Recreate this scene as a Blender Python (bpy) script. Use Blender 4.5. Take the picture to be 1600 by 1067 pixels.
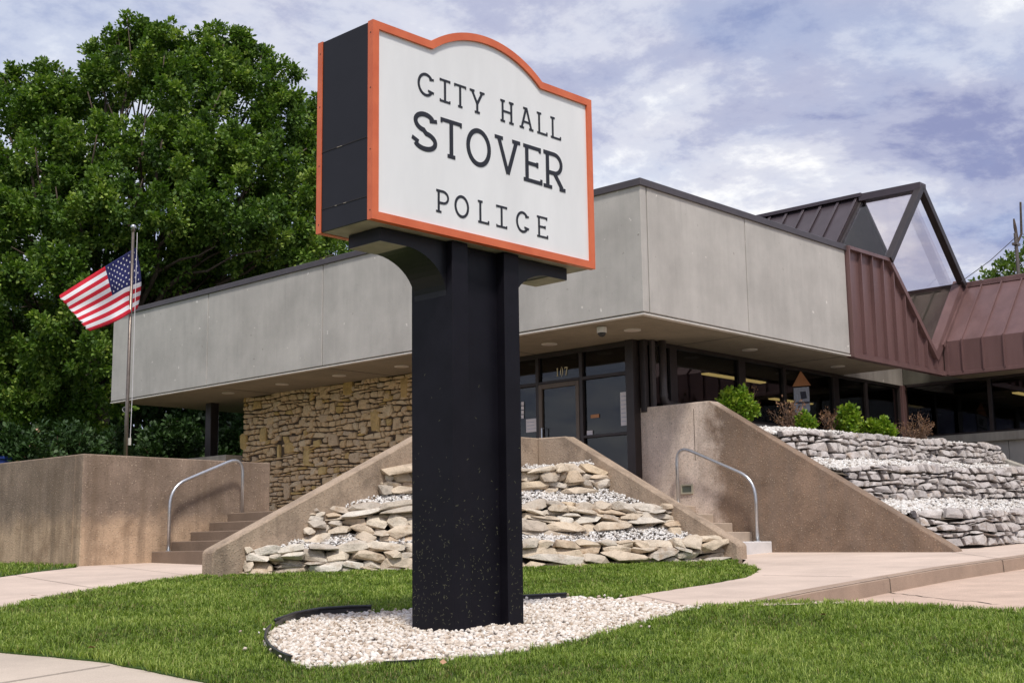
import bpy, bmesh, math, random
import numpy as np
from mathutils import Vector, Matrix
from mathutils.geometry import delaunay_2d_cdt

random.seed(7)
RNG = np.random.default_rng(11)
for o in list(bpy.data.objects):
    bpy.data.objects.remove(o)
SC = bpy.context.scene
COL = SC.collection

# ------------------------------------------------------------------ camera
# X runs along the right-hand facade, Y along the left-hand facade, Z up.
FPX = 2018.84
YAW, PITCH, ROLL = [math.radians(a) for a in (42.92577, 9.23787, -0.79317)]
CAM = np.array([-16.549605, -12.467448, 0.52539])
_F = np.array([math.cos(YAW)*math.cos(PITCH), math.sin(YAW)*math.cos(PITCH), math.sin(PITCH)])
_r = np.cross(_F, [0, 0, 1.0]); _r /= np.linalg.norm(_r); _u = np.cross(_r, _F)
_R = math.cos(ROLL)*_r + math.sin(ROLL)*_u
_U = -math.sin(ROLL)*_r + math.cos(ROLL)*_u
cd = bpy.data.cameras.new('camera')
cd.sensor_width = 36.0; cd.lens = FPX/1600*36.0
cd.clip_start = 0.05; cd.clip_end = 3000
cam = bpy.data.objects.new('camera', cd); COL.objects.link(cam)
cam.matrix_world = Matrix(((_R[0], _U[0], -_F[0], CAM[0]), (_R[1], _U[1], -_F[1], CAM[1]),
                           (_R[2], _U[2], -_F[2], CAM[2]), (0, 0, 0, 1)))
SC.camera = cam

# ------------------------------------------------------------------ light
SUN_EL, SUN_AZ = math.radians(58), math.radians(235)   # azimuth of the sun, counter-clockwise from +X
sd = Vector((math.cos(SUN_EL)*math.cos(SUN_AZ), math.cos(SUN_EL)*math.sin(SUN_AZ), math.sin(SUN_EL)))
W = bpy.data.worlds.new('World'); SC.world = W; W.use_nodes = True
nt = W.node_tree; nt.nodes.clear()
def wn(t, **k):
    n = nt.nodes.new(t)
    for a, b in k.items():
        setattr(n, a, b)
    return n
out = wn('ShaderNodeOutputWorld'); sky = wn('ShaderNodeTexSky', sky_type='NISHITA', sun_disc=False)
sky.sun_elevation = SUN_EL; sky.sun_rotation = math.pi/2 - SUN_AZ
sky.air_density = 1.0; sky.dust_density = 1.6; sky.ozone_density = 1.6
bg1 = wn('ShaderNodeBackground'); bg1.inputs[1].default_value = 0.14
bg2 = wn('ShaderNodeBackground')
tc = wn('ShaderNodeTexCoord'); sep = wn('ShaderNodeSeparateXYZ')
nt.links.new(tc.outputs['Generated'], sep.inputs[0])
addz = wn('ShaderNodeMath', operation='ADD'); addz.inputs[1].default_value = 0.22
mx = wn('ShaderNodeMath', operation='MAXIMUM'); mx.inputs[1].default_value = 0.08
nt.links.new(sep.outputs[2], addz.inputs[0]); nt.links.new(addz.outputs[0], mx.inputs[0])
dv = wn('ShaderNodeVectorMath', operation='DIVIDE')
cmb = wn('ShaderNodeCombineXYZ')
for i in range(3):
    nt.links.new(mx.outputs[0], cmb.inputs[i])
nt.links.new(tc.outputs['Generated'], dv.inputs[0]); nt.links.new(cmb.outputs[0], dv.inputs[1])
def wnoise(scale, detail, rough, dist, off):
    mp = wn('ShaderNodeMapping'); mp.inputs['Location'].default_value = off
    n = wn('ShaderNodeTexNoise'); n.inputs['Scale'].default_value = scale; n.inputs['Detail'].default_value = detail
    n.inputs['Roughness'].default_value = rough; n.inputs['Distortion'].default_value = dist
    nt.links.new(dv.outputs[0], mp.inputs[0]); nt.links.new(mp.outputs[0], n.inputs[0])
    return n
def wramp(src, stops):
    r = wn('ShaderNodeValToRGB'); r.color_ramp.interpolation = 'EASE'
    e = r.color_ramp.elements
    while len(e) < len(stops):
        e.new(0.5)
    for q, (p, c) in zip(e, stops):
        q.position = p; q.color = (*c, 1) if len(c) == 3 else c
    nt.links.new(src, r.inputs[0]); return r
n1 = wnoise(1.7, 9, 0.60, 0.15, (3.1, 1.7, 0))
n2 = wnoise(2.3, 12, 0.64, 0.12, (19.32, 11.2, 2.37))
cover = wramp(n1.outputs[0], [(0.36, (0.72, 0.72, 0.72)), (0.58, (1, 1, 1))])
ccol = wramp(n2.outputs[0], [(0.36, (0.27, 0.30, 0.50)), (0.46, (0.46, 0.485, 0.645)), (0.55, (0.68, 0.695, 0.79)), (0.64, (0.96, 0.96, 0.97))])
nt.links.new(ccol.outputs[0], bg2.inputs[0]); bg2.inputs[1].default_value = 0.76
mixs = wn('ShaderNodeMixShader')
nt.links.new(sky.outputs[0], bg1.inputs[0]); nt.links.new(cover.outputs[0], mixs.inputs[0])
nt.links.new(bg1.outputs[0], mixs.inputs[1]); nt.links.new(bg2.outputs[0], mixs.inputs[2])
nt.links.new(mixs.outputs[0], out.inputs[0])

sl = bpy.data.lights.new('sun', 'SUN'); sl.energy = 2.4; sl.angle = math.radians(8); sl.color = (1.0, 0.95, 0.88)
so = bpy.data.objects.new('sun', sl); COL.objects.link(so)
so.rotation_euler = (-sd).to_track_quat('-Z', 'Y').to_euler(); so.location = (0, 0, 40)
SC.view_settings.view_transform = 'Standard'; SC.view_settings.look = 'None'
SC.view_settings.exposure = 0.50; SC.view_settings.gamma = 1.0; SC.view_settings.use_curve_mapping = False

# ------------------------------------------------------------------ helpers
def ray(x, y):
    return _F + _R*(x-800)/FPX - _U*(y-533.5)/FPX
def hit(px, py, /, **k):
    d = ray(px, py); (a, v), = k.items(); i = 'xyz'.index(a)
    return CAM + d*((v-CAM[i])/d[i])
HD = np.array([math.cos(YAW), math.sin(YAW)]); LD = np.array([math.sin(YAW), -math.cos(YAW)])
def G(x, y):
    """height of the sloping ground"""
    d = (x-CAM[0])*HD[0] + (y-CAM[1])*HD[1]; l = (x-CAM[0])*LD[0] + (y-CAM[1])*LD[1]
    z = -0.045 + 0.0367*(np.minimum(d, 26.0)-9.1)
    return np.maximum(z, -0.5) + 0.022*np.clip(l-2.2, 0, 6)
def gp(px, py, dz=0.0):
    """where the line of sight through a pixel meets the ground"""
    d = ray(px, py); t = 9.0
    lo, hi = 0.5, 80.0
    for _ in range(60):
        t = (lo+hi)/2; p = CAM+d*t
        if p[2] > G(p[0], p[1])+dz:
            lo = t
        else:
            hi = t
    return CAM+d*t

MATS = {}
class MB:
    """collects vertices and faces (with material slots) for one mesh"""
    def __init__(s):
        s.v = []; s.f = []; s.m = []
    def add(s, vs, fs, mi=0):
        b = len(s.v); s.v += [tuple(map(float, p)) for p in vs]; s.f += [tuple(b+i for i in f) for f in fs]; s.m += [mi]*len(fs); return s
    def box(s, x0, x1, y0, y1, z0, z1, mi=0):
        v = [(x, y, z) for z in (z0, z1) for y in (y0, y1) for x in (x0, x1)]
        return s.add(v, [(0, 2, 3, 1), (4, 5, 7, 6), (0, 1, 5, 4), (2, 6, 7, 3), (0, 4, 6, 2), (1, 3, 7, 5)], mi)
    def prism(s, poly, axis, a0, a1, mi=0):
        """polygon in the plane across `axis`, given as pairs in the order of the other two axes"""
        n = len(poly)
        def pt(p, a):
            q = list(p); q.insert('xyz'.index(axis), a); return q
        v = [pt(p, a0) for p in poly]+[pt(p, a1) for p in poly]
        f = [tuple(range(n))[::-1], tuple(range(n, 2*n))]+[(i, (i+1) % n, n+(i+1) % n, n+i) for i in range(n)]
        return s.add(v, f, mi)
    def tube(s, pts, rad, sides=8, mi=0, cap=True):
        pts = [Vector(p) for p in pts]; n = len(pts)
        rads = rad if isinstance(rad, (list, tuple)) else [rad]*n
        base = len(s.v); prev = None
        for i, p in enumerate(pts):
            t = (pts[min(i+1, n-1)]-pts[max(i-1, 0)])
            t = t.normalized() if t.length > 1e-9 else Vector((0, 0, 1))
            if prev is None:
                a = t.orthogonal().normalized()
            else:
                a = (prev-t*prev.dot(t)); a = a.normalized() if a.length > 1e-6 else t.orthogonal().normalized()
            prev = a; b = t.cross(a)
            for k in range(sides):
                w = 2*math.pi*k/sides; s.v.append(tuple(p+(a*math.cos(w)+b*math.sin(w))*rads[i]))
        for i in range(n-1):
            for k in range(sides):
                k2 = (k+1) % sides
                s.f.append((base+i*sides+k, base+i*sides+k2, base+(i+1)*sides+k2, base+(i+1)*sides+k)); s.m.append(mi)
        if cap:
            s.f.append(tuple(base+k for k in range(sides))[::-1]); s.m.append(mi)
            s.f.append(tuple(base+(n-1)*sides+k for k in range(sides))); s.m.append(mi)
        return s
    def build(s, name, mats, parent=None, smooth=False, bevel=0.0, fix=True):
        me = bpy.data.meshes.new(name); me.from_pydata(s.v, [], s.f)
        if not isinstance(mats, (list, tuple)):
            mats = [mats]
        for m in mats:
            me.materials.append(MATS[m])
        if len(mats) > 1:
            me.polygons.foreach_set('material_index', s.m)
        if fix or bevel:
            bm = bmesh.new(); bm.from_mesh(me)
            if fix:
                bmesh.ops.recalc_face_normals(bm, faces=bm.faces)
            if bevel:
                eds = [e for e in bm.edges if len(e.link_faces) == 2 and e.calc_face_angle(0) > 0.5]
                bmesh.ops.bevel(bm, geom=eds, offset=bevel, segments=1, affect='EDGES', profile=0.5, clamp_overlap=True)
            bm.to_mesh(me); bm.free()
        if smooth:
            me.polygons.foreach_set('use_smooth', [True]*len(me.polygons))
        return link(name, me, parent)
def link(name, me, parent=None):
    o = bpy.data.objects.new(name, me); COL.objects.link(o)
    if parent is not None:
        o.parent = parent
    return o
def tag(o, label=None, cat=None, group=None, kind=None):
    for k, v in (('label', label), ('category', cat), ('group', group), ('kind', kind)):
        if v:
            o[k] = v
    return o
def empty(name, loc=(0, 0, 0), label=None, cat=None, group=None):
    o = bpy.data.objects.new(name, None); COL.objects.link(o); o.location = loc; o.empty_display_size = 0.2
    return tag(o, label, cat, group)
def np_mesh(name, V, F, mat, parent=None, smooth=False, attr=None):
    """fast mesh from arrays; F is (n,3) or (n,4)"""
    me = bpy.data.meshes.new(name)
    me.vertices.add(len(V)); me.vertices.foreach_set('co', np.ascontiguousarray(V, np.float32).ravel())
    k = F.shape[1]
    me.loops.add(F.size); me.loops.foreach_set('vertex_index', np.ascontiguousarray(F, np.int32).ravel())
    me.polygons.add(len(F)); me.polygons.foreach_set('loop_start', np.arange(0, F.size, k, dtype=np.int32))
    me.polygons.foreach_set('loop_total', np.full(len(F), k, np.int32))
    if smooth:
        me.polygons.foreach_set('use_smooth', np.ones(len(F), bool))
    me.update(calc_edges=True)
    if attr is not None:
        a = me.attributes.new('tone', 'FLOAT', 'POINT'); a.data.foreach_set('value', np.ascontiguousarray(attr, np.float32))
    me.materials.append(MATS[mat])
    return link(name, me, parent)

# ------------------------------------------------------------------ materials
def new_mat(name):
    m = bpy.data.materials.new(name); m.use_nodes = True; MATS[name] = m
    t = m.node_tree; b = t.nodes['Principled BSDF']
    return m, t, b
def N(t, ty, ins=None, **k):
    n = t.nodes.new(ty)
    for a, b in k.items():
        setattr(n, a, b)
    for a, b in (ins or {}).items():
        if hasattr(b, 'is_output') or isinstance(b, bpy.types.NodeSocket):
            t.links.new(b, n.inputs[a])
        else:
            n.inputs[a].default_value = b
    return n
def pos(t, scale=(1, 1, 1), obj=False):
    src = N(t, 'ShaderNodeTexCoord').outputs['Object'] if obj else N(t, 'ShaderNodeNewGeometry').outputs['Position']
    return N(t, 'ShaderNodeMapping', {'Vector': src, 'Scale': scale}).outputs[0]
def noise(t, vec, scale, detail=6, rough=0.6, dist=0.0):
    return N(t, 'ShaderNodeTexNoise', {'Vector': vec, 'Scale': scale, 'Detail': detail, 'Roughness': rough, 'Distortion': dist}).outputs[0]
def ramp(t, fac, stops, interp='LINEAR'):
    r = N(t, 'ShaderNodeValToRGB', {'Fac': fac}); r.color_ramp.interpolation = interp
    e = r.color_ramp.elements
    while len(e) < len(stops):
        e.new(0.5)
    for q, (p, c) in zip(e, stops):
        q.position = p
        q.color = (c, c, c, 1) if isinstance(c, (int, float)) else (*c, 1)
    return r.outputs[0]
def mix(t, fac, a, b, mode='MIX'):
    n = N(t, 'ShaderNodeMix', data_type='RGBA', blend_type=mode)
    for sock, v in ((n.inputs[0], fac), (n.inputs[6], a), (n.inputs[7], b)):
        if isinstance(v, bpy.types.NodeSocket):
            t.links.new(v, sock)
        elif isinstance(v, (int, float)):
            sock.default_value = v if sock.type == 'VALUE' else (v, v, v, 1)
        else:
            sock.default_value = (*v, 1)
    return n.outputs[2]
def bump(t, b, h, strength=0.4, dist=0.02):
    n = N(t, 'ShaderNodeBump', {'Height': h, 'Strength': strength, 'Distance': dist})
    t.links.new(n.outputs[0], b.inputs['Normal'])
def setc(t, b, c, rough=0.8, metal=0.0, spec=0.5):
    if isinstance(c, bpy.types.NodeSocket):
        t.links.new(c, b.inputs['Base Color'])
    else:
        b.inputs['Base Color'].default_value = (*c, 1)
    if isinstance(rough, bpy.types.NodeSocket):
        t.links.new(rough, b.inputs['Roughness'])
    else:
        b.inputs['Roughness'].default_value = rough
    b.inputs['Metallic'].default_value = metal
    b.inputs['Specular IOR Level'].default_value = spec
def plain(name, c, rough=0.5, metal=0.0, var=0.12, scale=6, spec=0.5, bmp=0.0):
    m, t, b = new_mat(name); p = pos(t)
    n = noise(t, p, scale, 6)
    lo = tuple(x*(1-var) for x in c); hi = tuple(min(1, x*(1+var)) for x in c)
    setc(t, b, ramp(t, n, [(0.3, lo), (0.7, hi)]), rough, metal, spec)
    if bmp:
        bump(t, b, noise(t, p, scale*12, 4), bmp, 0.005)
    return m

def concrete_smooth(name, c, streak=0.35):
    """cast fascia concrete: faint clouding, rain streaks, pin-holes and rusty spots"""
    m, t, b = new_mat(name); p = pos(t)
    cl = ramp(t, noise(t, p, 0.9, 8, 0.62), [(0.3, 0.78), (0.7, 1.08)])
    st = ramp(t, noise(t, pos(t, (2.2, 2.2, 0.22)), 2.0, 7, 0.65), [(0.42, 1.0), (0.72, 1-streak)])
    fine = ramp(t, noise(t, p, 60, 4, 0.7), [(0.3, 0.93), (0.7, 1.05)])
    col = mix(t, 1.0, mix(t, 1.0, mix(t, 1.0, c, cl, 'MULTIPLY'), st, 'MULTIPLY'), fine, 'MULTIPLY')
    sp = ramp(t, noise(t, p, 9, 3, 0.5), [(0.70, 0.0), (0.76, 1.0)])
    col = mix(t, N(t, 'ShaderNodeMath', {0: sp, 1: 0.5}, operation='MULTIPLY').outputs[0], col, (0.13, 0.10, 0.075))
    drip = ramp(t, noise(t, pos(t, (3.2, 3.2, 0.35)), 1.6, 8, 0.7), [(0.60, 0.0), (0.74, 0.34)])
    col = mix(t, drip, col, tuple(x*0.42 for x in c))
    wh = ramp(t, noise(t, p, 7.5, 2, 0.4), [(0.735, 0.0), (0.75, 0.6)])
    col = mix(t, wh, col, tuple(min(1, x*1.6) for x in c))
    setc(t, b, col, 0.85, 0, 0.3)
    bump(t, b, noise(t, p, 90, 5, 0.7), 0.25, 0.004)
concrete_smooth('fascia_concrete', (0.50, 0.475, 0.44), 0.10)
concrete_smooth('beam_concrete', (0.42, 0.39, 0.34), 0.3)
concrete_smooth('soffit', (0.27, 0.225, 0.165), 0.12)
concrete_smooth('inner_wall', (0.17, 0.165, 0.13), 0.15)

def aggregate(name, base, dark, light, dirt=0.5, moss=None, zone=None, worn=None):
    """exposed-aggregate concrete with pebbles and rain stains; `zone` = (axis, clean-from, to, weathered colour)"""
    m, t, b = new_mat(name); p = pos(t)
    xyz = N(t, 'ShaderNodeSeparateXYZ', {0: N(t, 'ShaderNodeNewGeometry').outputs['Position']}).outputs
    vor = N(t, 'ShaderNodeTexVoronoi', {'Vector': p, 'Scale': 26.0, 'Randomness': 1.0})
    sc_ = N(t, 'ShaderNodeSeparateColor', {0: vor.outputs['Color']}).outputs
    peb = ramp(t, vor.outputs['Distance'], [(0.18, 1.0), (0.38, 0.0)])
    pick = ramp(t, sc_[0], [(0.30, 0.0), (0.5, 1.0)])
    pf = N(t, 'ShaderNodeMath', {0: peb, 1: pick}, operation='MULTIPLY').outputs[0]
    hue = ramp(t, sc_[1], [(0.0, tuple(x*0.22 for x in light)), (0.3, tuple(x*0.45 for x in light)), (0.5, (0.36, 0.20, 0.10)), (0.75, (0.46, 0.33, 0.20)), (1.0, light)])
    body = ramp(t, noise(t, p, 2.1, 9, 0.65), [(0.28, dark), (0.52, base), (0.8, tuple(min(1, x*1.18) for x in base))])
    if zone:
        ax, z0, z1, wc = zone
        f = N(t, 'ShaderNodeMapRange', {0: xyz['XYZ'.index(ax.upper())], 1: z0, 2: z1}).outputs[0]
        f = N(t, 'ShaderNodeMath', {0: f, 1: N(t, 'ShaderNodeMath', {0: noise(t, p, 1.4, 8, 0.7), 1: -0.5}, operation='ADD').outputs[0]}, operation='ADD').outputs[0]
        wcol = ramp(t, noise(t, p, 1.7, 9, 0.68), [(0.3, tuple(x*0.6 for x in wc)), (0.7, tuple(x*1.25 for x in wc))])
        body = mix(t, ramp(t, f, [(0.30, 0.0), (0.62, 1.0)]), body, wcol)
    body = mix(t, 1.0, body, ramp(t, noise(t, p, 38, 5, 0.75), [(0.25, 0.66), (0.75, 1.25)]), 'MULTIPLY')
    col = mix(t, N(t, 'ShaderNodeMath', {0: pf, 1: 0.7}, operation='MULTIPLY').outputs[0], body, mix(t, 0.5, hue, body))
    stain = ramp(t, noise(t, pos(t, (1.6, 1.6, 0.14)), 2.4, 8, 0.66), [(0.46, 0.0), (0.66, dirt)])
    col = mix(t, stain, col, tuple(x*0.30 for x in base))
    if moss:
        ms = ramp(t, noise(t, p, 1.3, 6, 0.6), [(0.5, 0.0), (0.66, 0.6)])
        col = mix(t, ms, col, moss)
    pit = ramp(t, noise(t, p, 17, 3, 0.5), [(0.70, 0.0), (0.74, 0.7)])
    col = mix(t, pit, col, tuple(x*0.25 for x in base))
    setc(t, b, col, 0.92, 0, 0.25)
    h = mix(t, 0.5, noise(t, p, 70, 4, 0.7), peb)
    bump(t, b, h, 0.6, 0.012)
aggregate('wall_concrete', (0.72, 0.60, 0.51), (0.56, 0.45, 0.37), (0.62, 0.52, 0.40), 0.25, None, ('y', 1.0, -0.7, (0.25, 0.175, 0.125)))
aggregate('wall_concrete_left', (0.52, 0.37, 0.25), (0.26, 0.17, 0.105), (0.78, 0.64, 0.48), 0.6, None, ('z', 0.65, 1.75, (0.275, 0.205, 0.155)))
aggregate('planter_concrete', (0.40, 0.305, 0.225), (0.20, 0.15, 0.11), (0.80, 0.70, 0.55), 0.35)

def paving(name, c, scale=1.0, speck=0.25):
    m, t, b = new_mat(name); p = pos(t)
    cl = ramp(t, noise(t, p, 0.8*scale, 9, 0.65), [(0.28, tuple(x*0.76 for x in c)), (0.72, tuple(min(1, x*1.1) for x in c))])
    fine = ramp(t, noise(t, p, 130, 3, 0.7), [(0.25, 1-speck), (0.75, 1+speck*0.5)])
    blot = ramp(t, noise(t, p, 4.5, 6, 0.7), [(0.60, 0.0), (0.72, 0.35)])
    col = mix(t, blot, mix(t, 1.0, cl, fine, 'MULTIPLY'), tuple(x*0.5 for x in c))
    setc(t, b, col, 0.9, 0, 0.25)
    bump(t, b, noise(t, p, 150, 4, 0.75), 0.35, 0.004)
paving('walk_concrete', (0.66, 0.53, 0.44)); paving('sidewalk_concrete', (0.58, 0.49, 0.40)); paving('drive_concrete', (0.64, 0.48, 0.38), 2.0, 0.4)
paving('kerb_concrete', (0.42, 0.31, 0.235), 2.0, 0.35); paving('step_concrete', (0.50, 0.40, 0.315), 2.0, 0.3)
paving('step_worn', (0.235, 0.172, 0.128), 2.0, 0.35)
paving('white_riser', (0.72, 0.70, 0.70), 2.0, 0.15)
paving('asphalt', (0.055, 0.055, 0.058), 2.0, 0.4)

def rock(name, cols, bscale=14, low=0.70):
    """stones: one hue per object, grain, lichen, chipped relief"""
    m, t, b = new_mat(name); p = pos(t)
    rnd = N(t, 'ShaderNodeObjectInfo').outputs['Random']
    hue = ramp(t, rnd, [(i/(len(cols)-1), c) for i, c in enumerate(cols)])
    g1 = ramp(t, noise(t, p, bscale*0.5, 8, 0.68, 0.4), [(0.25, low), (0.5, 0.98), (0.8, 1.22)])
    g2 = ramp(t, noise(t, p, bscale*7, 4, 0.7), [(0.25, 0.8), (0.75, 1.12)])
    col = mix(t, 1.0, mix(t, 1.0, hue, g1, 'MULTIPLY'), g2, 'MULTIPLY')
    rust = ramp(t, noise(t, p, bscale*0.55, 7, 0.72), [(0.53, 0.0), (0.68, 0.6)])
    col = mix(t, rust, col, (0.30, 0.19, 0.10))
    setc(t, b, col, 0.9, 0, 0.25)
    h = mix(t, 0.35, noise(t, p, bscale, 8, 0.7, 0.5), noise(t, pos(t, (1, 1, 3.5)), bscale*1.7, 6, 0.7))
    bump(t, b, h, 0.9, 0.05)
rock('planter_rock', [(0.60, 0.50, 0.385), (0.50, 0.44, 0.37), (0.70, 0.61, 0.49), (0.55, 0.43, 0.31), (0.66, 0.55, 0.42), (0.46, 0.39, 0.32), (0.72, 0.66, 0.57), (0.62, 0.49, 0.34)], 8, 0.52)
rock('terrace_rock', [(0.52, 0.475, 0.45), (0.60, 0.555, 0.53), (0.44, 0.40, 0.38), (0.62, 0.57, 0.535), (0.50, 0.46, 0.445), (0.56, 0.50, 0.46)], 10, 0.62)
rock('veneer_rock', [(0.70, 0.53, 0.32), (0.76, 0.58, 0.36), (0.64, 0.50, 0.34), (0.77, 0.63, 0.43), (0.71, 0.52, 0.29), (0.69, 0.58, 0.44)], 12, 0.86)
rock('veneer_yellow', [(0.62, 0.44, 0.17), (0.66, 0.50, 0.23), (0.60, 0.42, 0.19)], 9)
plain('mortar', (0.085, 0.062, 0.042), 0.95, var=0.4, bmp=0.4)
plain('earth', (0.10, 0.078, 0.057), 0.95, var=0.4, scale=3, bmp=0.5)

def tone_mat(name, stops, rough=0.8, trans=0.0, spec=0.3):
    """colour from the per-leaf / per-stone attribute"""
    m, t, b = new_mat(name)
    a = N(t, 'ShaderNodeAttribute', attribute_name='tone').outputs['Fac']
    c = ramp(t, a, stops); setc(t, b, c, rough, 0, spec)
    if trans:
        o = t.nodes['Material Output']; tr = N(t, 'ShaderNodeBsdfTranslucent', {'Color': mix(t, 1.0, c, (1.0, 1.15, 0.45), 'MULTIPLY')})
        ms = N(t, 'ShaderNodeMixShader', {0: trans, 1: b.outputs[0], 2: tr.outputs[0]}); t.links.new(ms.outputs[0], o.inputs[0])
    return m
tone_mat('gravel', [(0.0, (0.24, 0.18, 0.13)), (0.15, (0.42, 0.33, 0.25)), (0.4, (0.58, 0.49, 0.40)), (0.7, (0.70, 0.635, 0.56)), (1.0, (0.82, 0.78, 0.73))], 0.85)
tone_mat('gravel_planter', [(0.0, (0.28, 0.235, 0.20)), (0.2, (0.47, 0.425, 0.38)), (0.5, (0.61, 0.575, 0.535)), (1.0, (0.79, 0.775, 0.755))], 0.85)
tone_mat('grass', [(0.0, (0.30, 0.235, 0.11)), (0.045, (0.24, 0.20, 0.08)), (0.065, (0.045, 0.07, 0.012)), (0.3, (0.115, 0.18, 0.025)), (0.65, (0.22, 0.315, 0.045)), (1.0, (0.42, 0.48, 0.13))], 0.5, 0.32)
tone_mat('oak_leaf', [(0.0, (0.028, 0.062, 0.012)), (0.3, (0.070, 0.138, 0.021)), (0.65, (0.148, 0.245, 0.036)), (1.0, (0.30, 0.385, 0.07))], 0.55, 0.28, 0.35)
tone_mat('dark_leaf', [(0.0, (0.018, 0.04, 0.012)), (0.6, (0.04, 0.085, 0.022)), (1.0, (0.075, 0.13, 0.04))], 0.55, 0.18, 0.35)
tone_mat('shrub_leaf', [(0.0, (0.06, 0.14, 0.015)), (0.5, (0.19, 0.31, 0.025)), (1.0, (0.38, 0.45, 0.06))], 0.5, 0.3)
tone_mat('pale_leaf', [(0.0, (0.06, 0.11, 0.02)), (0.5, (0.13, 0.20, 0.04)), (1.0, (0.22, 0.27, 0.09))], 0.5, 0.35)
tone_mat('dead_leaf', [(0.0, (0.13, 0.065, 0.035)), (0.5, (0.24, 0.13, 0.075)), (1.0, (0.36, 0.22, 0.13))], 0.8, 0.15)
tone_mat('petal', [(0.0, (0.75, 0.45, 0.33)), (1.0, (0.9, 0.62, 0.45))], 0.6, 0.3)
m, t, b = new_mat('lawn_soil'); p = pos(t)
setc(t, b, ramp(t, noise(t, p, 9, 8, 0.7), [(0.3, (0.032, 0.055, 0.012)), (0.55, (0.06, 0.11, 0.02)), (0.75, (0.10, 0.11, 0.04))]), 0.95, 0, 0.2)
bump(t, b, noise(t, p, 60, 5, 0.7), 0.6, 0.03)
plain('bark', (0.085, 0.062, 0.046), 0.95, var=0.45, scale=14, bmp=0.8)
plain('twig', (0.20, 0.125, 0.085), 0.9, var=0.35, scale=30)

plain('black_paint', (0.0095, 0.009, 0.012), 0.45, var=0.2, scale=3, spec=0.3)
m, t, b = new_mat('post_paint'); p = pos(t)      # black enamel with dried grass clippings stuck on towards the foot
base = ramp(t, noise(t, p, 3, 6), [(0.3, (0.0055, 0.005, 0.008)), (0.7, (0.009, 0.008, 0.0125))])
vo = N(t, 'ShaderNodeTexVoronoi', {'Vector': N(t, 'ShaderNodeMapping', {'Vector': pos(t), 'Scale': (1, 1, 0.42), 'Rotation': (0.5, 0.6, 0.2)}).outputs[0], 'Scale': 24.0})
spk = ramp(t, vo.outputs['Distance'], [(0.08, 1.0), (0.13, 0.0)])
sel = ramp(t, N(t, 'ShaderNodeSeparateColor', {0: vo.outputs['Color']}).outputs[0], [(0.62, 0.0), (0.64, 1.0)])
low = ramp(t, N(t, 'ShaderNodeMapRange', {0: N(t, 'ShaderNodeSeparateXYZ', {0: N(t, 'ShaderNodeNewGeometry').outputs['Position']}).outputs[2], 1: 1.5, 2: 0.0}).outputs[0], [(0.05, 0.0), (0.6, 1.0)])
ff = N(t, 'ShaderNodeMath', {0: N(t, 'ShaderNodeMath', {0: spk, 1: sel}, operation='MULTIPLY').outputs[0], 1: low}, operation='MULTIPLY').outputs[0]
setc(t, b, base, ramp(t, noise(t, p, 5, 5), [(0.3, 0.40), (0.7, 0.58)]), 0, 0.16)
bump(t, b, noise(t, p, 2.0, 3), 0.05, 0.02)
m, t, b = new_mat('sign_orange'); p = pos(t)
oc = ramp(t, noise(t, p, 5, 6), [(0.3, (0.60, 0.115, 0.038)), (0.7, (0.72, 0.165, 0.06))])
oc = mix(t, ramp(t, noise(t, p, 22, 5, 0.7), [(0.62, 0.0), (0.75, 0.4)]), oc, (0.42, 0.12, 0.06))
setc(t, b, oc, 0.42)
m, t, b = new_mat('sign_face'); p = pos(t)
setc(t, b, mix(t, 1.0, (0.84, 0.835, 0.83), ramp(t, noise(t, pos(t, (1, 1, 0.25)), 2.5, 7, 0.6), [(0.3, 0.90), (0.62, 1.0)]), 'MULTIPLY'), 0.30)
plain('sign_letter', (0.012, 0.013, 0.020), 0.5, var=0.1)
plain('tan_metal', (0.33, 0.285, 0.225), 0.6, var=0.2)
plain('coping', (0.062, 0.052, 0.056), 0.4, var=0.15)
plain('drip_trim', (0.62, 0.58, 0.53), 0.5, var=0.1)
m, t, b = new_mat('brown_metal'); p = pos(t)
bc = ramp(t, noise(t, pos(t, (1, 1, 0.15)), 3.0, 7, 0.6), [(0.3, (0.145, 0.083, 0.078)), (0.7, (0.200, 0.116, 0.110))])
setc(t, b, bc, ramp(t, noise(t, p, 2.5, 4), [(0.3, 0.32), (0.7, 0.46)]), 0.25, 0.5)
bump(t, b, noise(t, pos(t, (1, 1, 0.3)), 1.8, 3), 0.12, 0.03)
plain('dark_roof', (0.075, 0.058, 0.066), 0.33, 0.3, var=0.15, scale=2)
plain('bronze', (0.040, 0.031, 0.030), 0.4, 0.3, var=0.15)
plain('door_bronze', (0.125, 0.096, 0.075), 0.45, 0.3, var=0.12)
plain('pipe_bronze', (0.075, 0.062, 0.062), 0.45, 0.2, var=0.15)
plain('galvanized', (0.55, 0.56, 0.58), 0.32, 0.85, var=0.12, scale=25)
plain('pole_metal', (0.20, 0.165, 0.14), 0.38, 0.8, var=0.2, scale=10)
plain('paper', (0.72, 0.68, 0.70), 0.8, var=0.06)
plain('paper_blue', (0.40, 0.43, 0.52), 0.8, var=0.25, scale=18)
plain('paper_dark', (0.045, 0.05, 0.08), 0.7, var=0.3, scale=18)
plain('paper_orange', (0.48, 0.22, 0.10), 0.7)
plain('gold', (0.70, 0.60, 0.36), 0.4, var=0.1)
plain('interior', (0.10, 0.085, 0.075), 0.9, var=0.2, scale=2)
plain('interior_dark', (0.035, 0.030, 0.029), 0.9, var=0.2, scale=2)
plain('white_plastic', (0.72, 0.71, 0.69), 0.4, var=0.05)
plain('dark_plastic', (0.02, 0.02, 0.022), 0.3)
plain('edging', (0.022, 0.021, 0.024), 0.38, var=0.2)
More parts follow.
